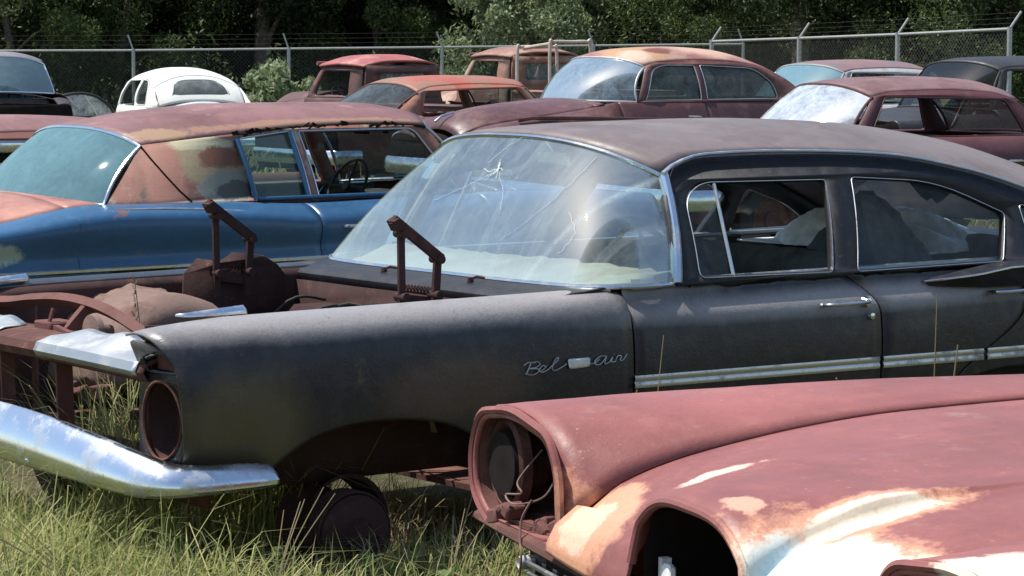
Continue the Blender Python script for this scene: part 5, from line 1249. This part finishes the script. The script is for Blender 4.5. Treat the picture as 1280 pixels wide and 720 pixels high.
# second row, closing the wood
n = 0
words = ['left of', 'behind', 'right of']
for i in range(29):
    u = -820+i*100; D = 74+rg.uniform(-3, 5); x, y = atp(u, D)
    place(rg.choice((0, 0, 1)), x, y, rg.uniform(0, 6.28), rg.uniform(1.2, 1.5), 'tall dark tree in the back row of the wood, hardly told from its neighbours', 'back row of the wood')
# understorey: one dense belt of leaves nobody could count
ub = MB(); rg = random.Random(5)
for i in range(150000):
    u = rg.uniform(-1000, 2200) if i % 5 < 2 else rg.uniform(-260, 1560); D = rg.uniform(68, 84); x, y = atp(u, D); zz = rg.random()**1.2*6.0
    q = sin(u*.021)+sin(u*.053+2); rot_leaf(ub, Vector((x, y, zz+gz(x, y)+.2*q)), rg.uniform(.08, .2), rg)
tag(ub.build('undergrowth', LM[0], None, smooth=False), kind='stuff')
ub = MB()
for i in range(16000):
    u = rg.uniform(-150, 1450); D = rg.uniform(57, 66)+(0 if u < 900 else -(u-900)*.012); k = max(0, sin(u*.017+1)*sin(u*.041+.5)+.35); x, y = atp(u, D); zz = rg.random()**1.5*(.5+1.5*k)
    rot_leaf(ub, Vector((x, y, zz+gz(x, y))), rg.uniform(.04, .08), rg)
tag(ub.build('fence_weeds', LM[1], None, smooth=False), kind='stuff')
# distant rise covered with wood so no sky shows through the trunks
rows = []
for i in range(60):
    u = -1400+i*70; r = []
    for j in range(9):
        D = 88+j*7; x, y = atp(u, D); r.append((x, y, gz(x, y)+j*1.6+.8*sin(i*1.3+j)*min(1, j)))
    rows.append(r)
tag(MB().grid(rows).build('wooded_hill', simple('hill_wood', (.022, .034, .012), .95, spec=.05, nz=1.5, var=.6, bump=1), None), kind='structure')
# the round pale bush before the fence
mb, C_ = crown_mesh(71, 2600, .62, 1.15, .25, .075, 26, .34); E = empty('bush', (*atp(350, 47.5), 0), 0, 'round pale-leaved bush beside a fence post, left of the red truck cab', 'bush')
st = MB()
for c, r in C_[:12]: st.tube(cr([(0, 0, -.1), c*.5+Vector((0, 0, .05)), c], 6), .014, 5)
st.build('stem', BARK, E); mb.build('foliage', LM[2], E, smooth=False)
for (u, D, R, H, lb) in ((1100, 43, .5, .9, 'small green bush at the foot of the slanted fence post'), (590, 50, .6, .8, 'low green bush between the red truck cab and the tan pickup'), (20, 50, .8, .9, 'weedy bush behind the dark sedan at the left edge'), (250, 50, .6, .6, 'low weeds beside the white small car')):
    mb, C_ = crown_mesh(int(u), 1500, R, H, .1, .06, 18, .36); E = empty('bush', (*atp(u, D), 0), 0, lb, 'bush'); st = MB()
    for c, r in C_[:8]: st.tube(cr([(0, 0, -.1), c*.5, c], 6), .012, 5)
    st.build('stem', BARK, E); mb.build('foliage', LM[1], E, smooth=False)
# ------------------------------------------------------------------ light, sky, camera
sd = Vector((-.55, .60, 1.75)).normalized()          # towards the sun
el = math.asin(sd.z); az = atan2(sd.x, sd.y)
w = bpy.data.worlds.new('World'); SC.world = w; w.use_nodes = True; nt = w.node_tree
sk = nt.nodes.new('ShaderNodeTexSky'); sk.sky_type = 'NISHITA'; sk.sun_disc = False; sk.sun_elevation = el; sk.sun_rotation = az; sk.air_density = 1.2; sk.dust_density = .8
bg = nt.nodes['Background']; bg.inputs[1].default_value = .12; nt.links.new(sk.outputs[0], bg.inputs[0])
sl = bpy.data.lights.new('sun', 'SUN'); sl.energy = 4.7; sl.angle = radians(.5); sl.color = (1, .955, .89)
so = bpy.data.objects.new('sun', sl); COL.objects.link(so); so.rotation_euler = sd.to_track_quat('Z', 'Y').to_euler()
cm = bpy.data.cameras.new('camera'); co_ = bpy.data.objects.new('camera', cm); COL.objects.link(co_); SC.camera = co_
co_.location = (-4.236, -8.527, 1.81); co_.rotation_euler = (pi/2-math.atan(310/3500), 0, -.640)
cm.sensor_width = 36; cm.lens = 3500/1280*36; cm.clip_start = .1; cm.clip_end = 2000
SC.view_settings.view_transform = 'Standard'; SC.view_settings.look = 'None'; SC.view_settings.gamma = 1; SC.view_settings.exposure = .48
SC.view_settings.use_curve_mapping = False
SC.render.engine = 'CYCLES'; SC.cycles.max_bounces = 10; SC.cycles.transparent_max_bounces = 24; SC.cycles.use_denoising = True
SC.cycles.glossy_bounces = 4; SC.cycles.diffuse_bounces = 3; SC.cycles.caustics_reflective = False; SC.cycles.caustics_refractive = False; SC.cycles.sample_clamp_indirect = 8
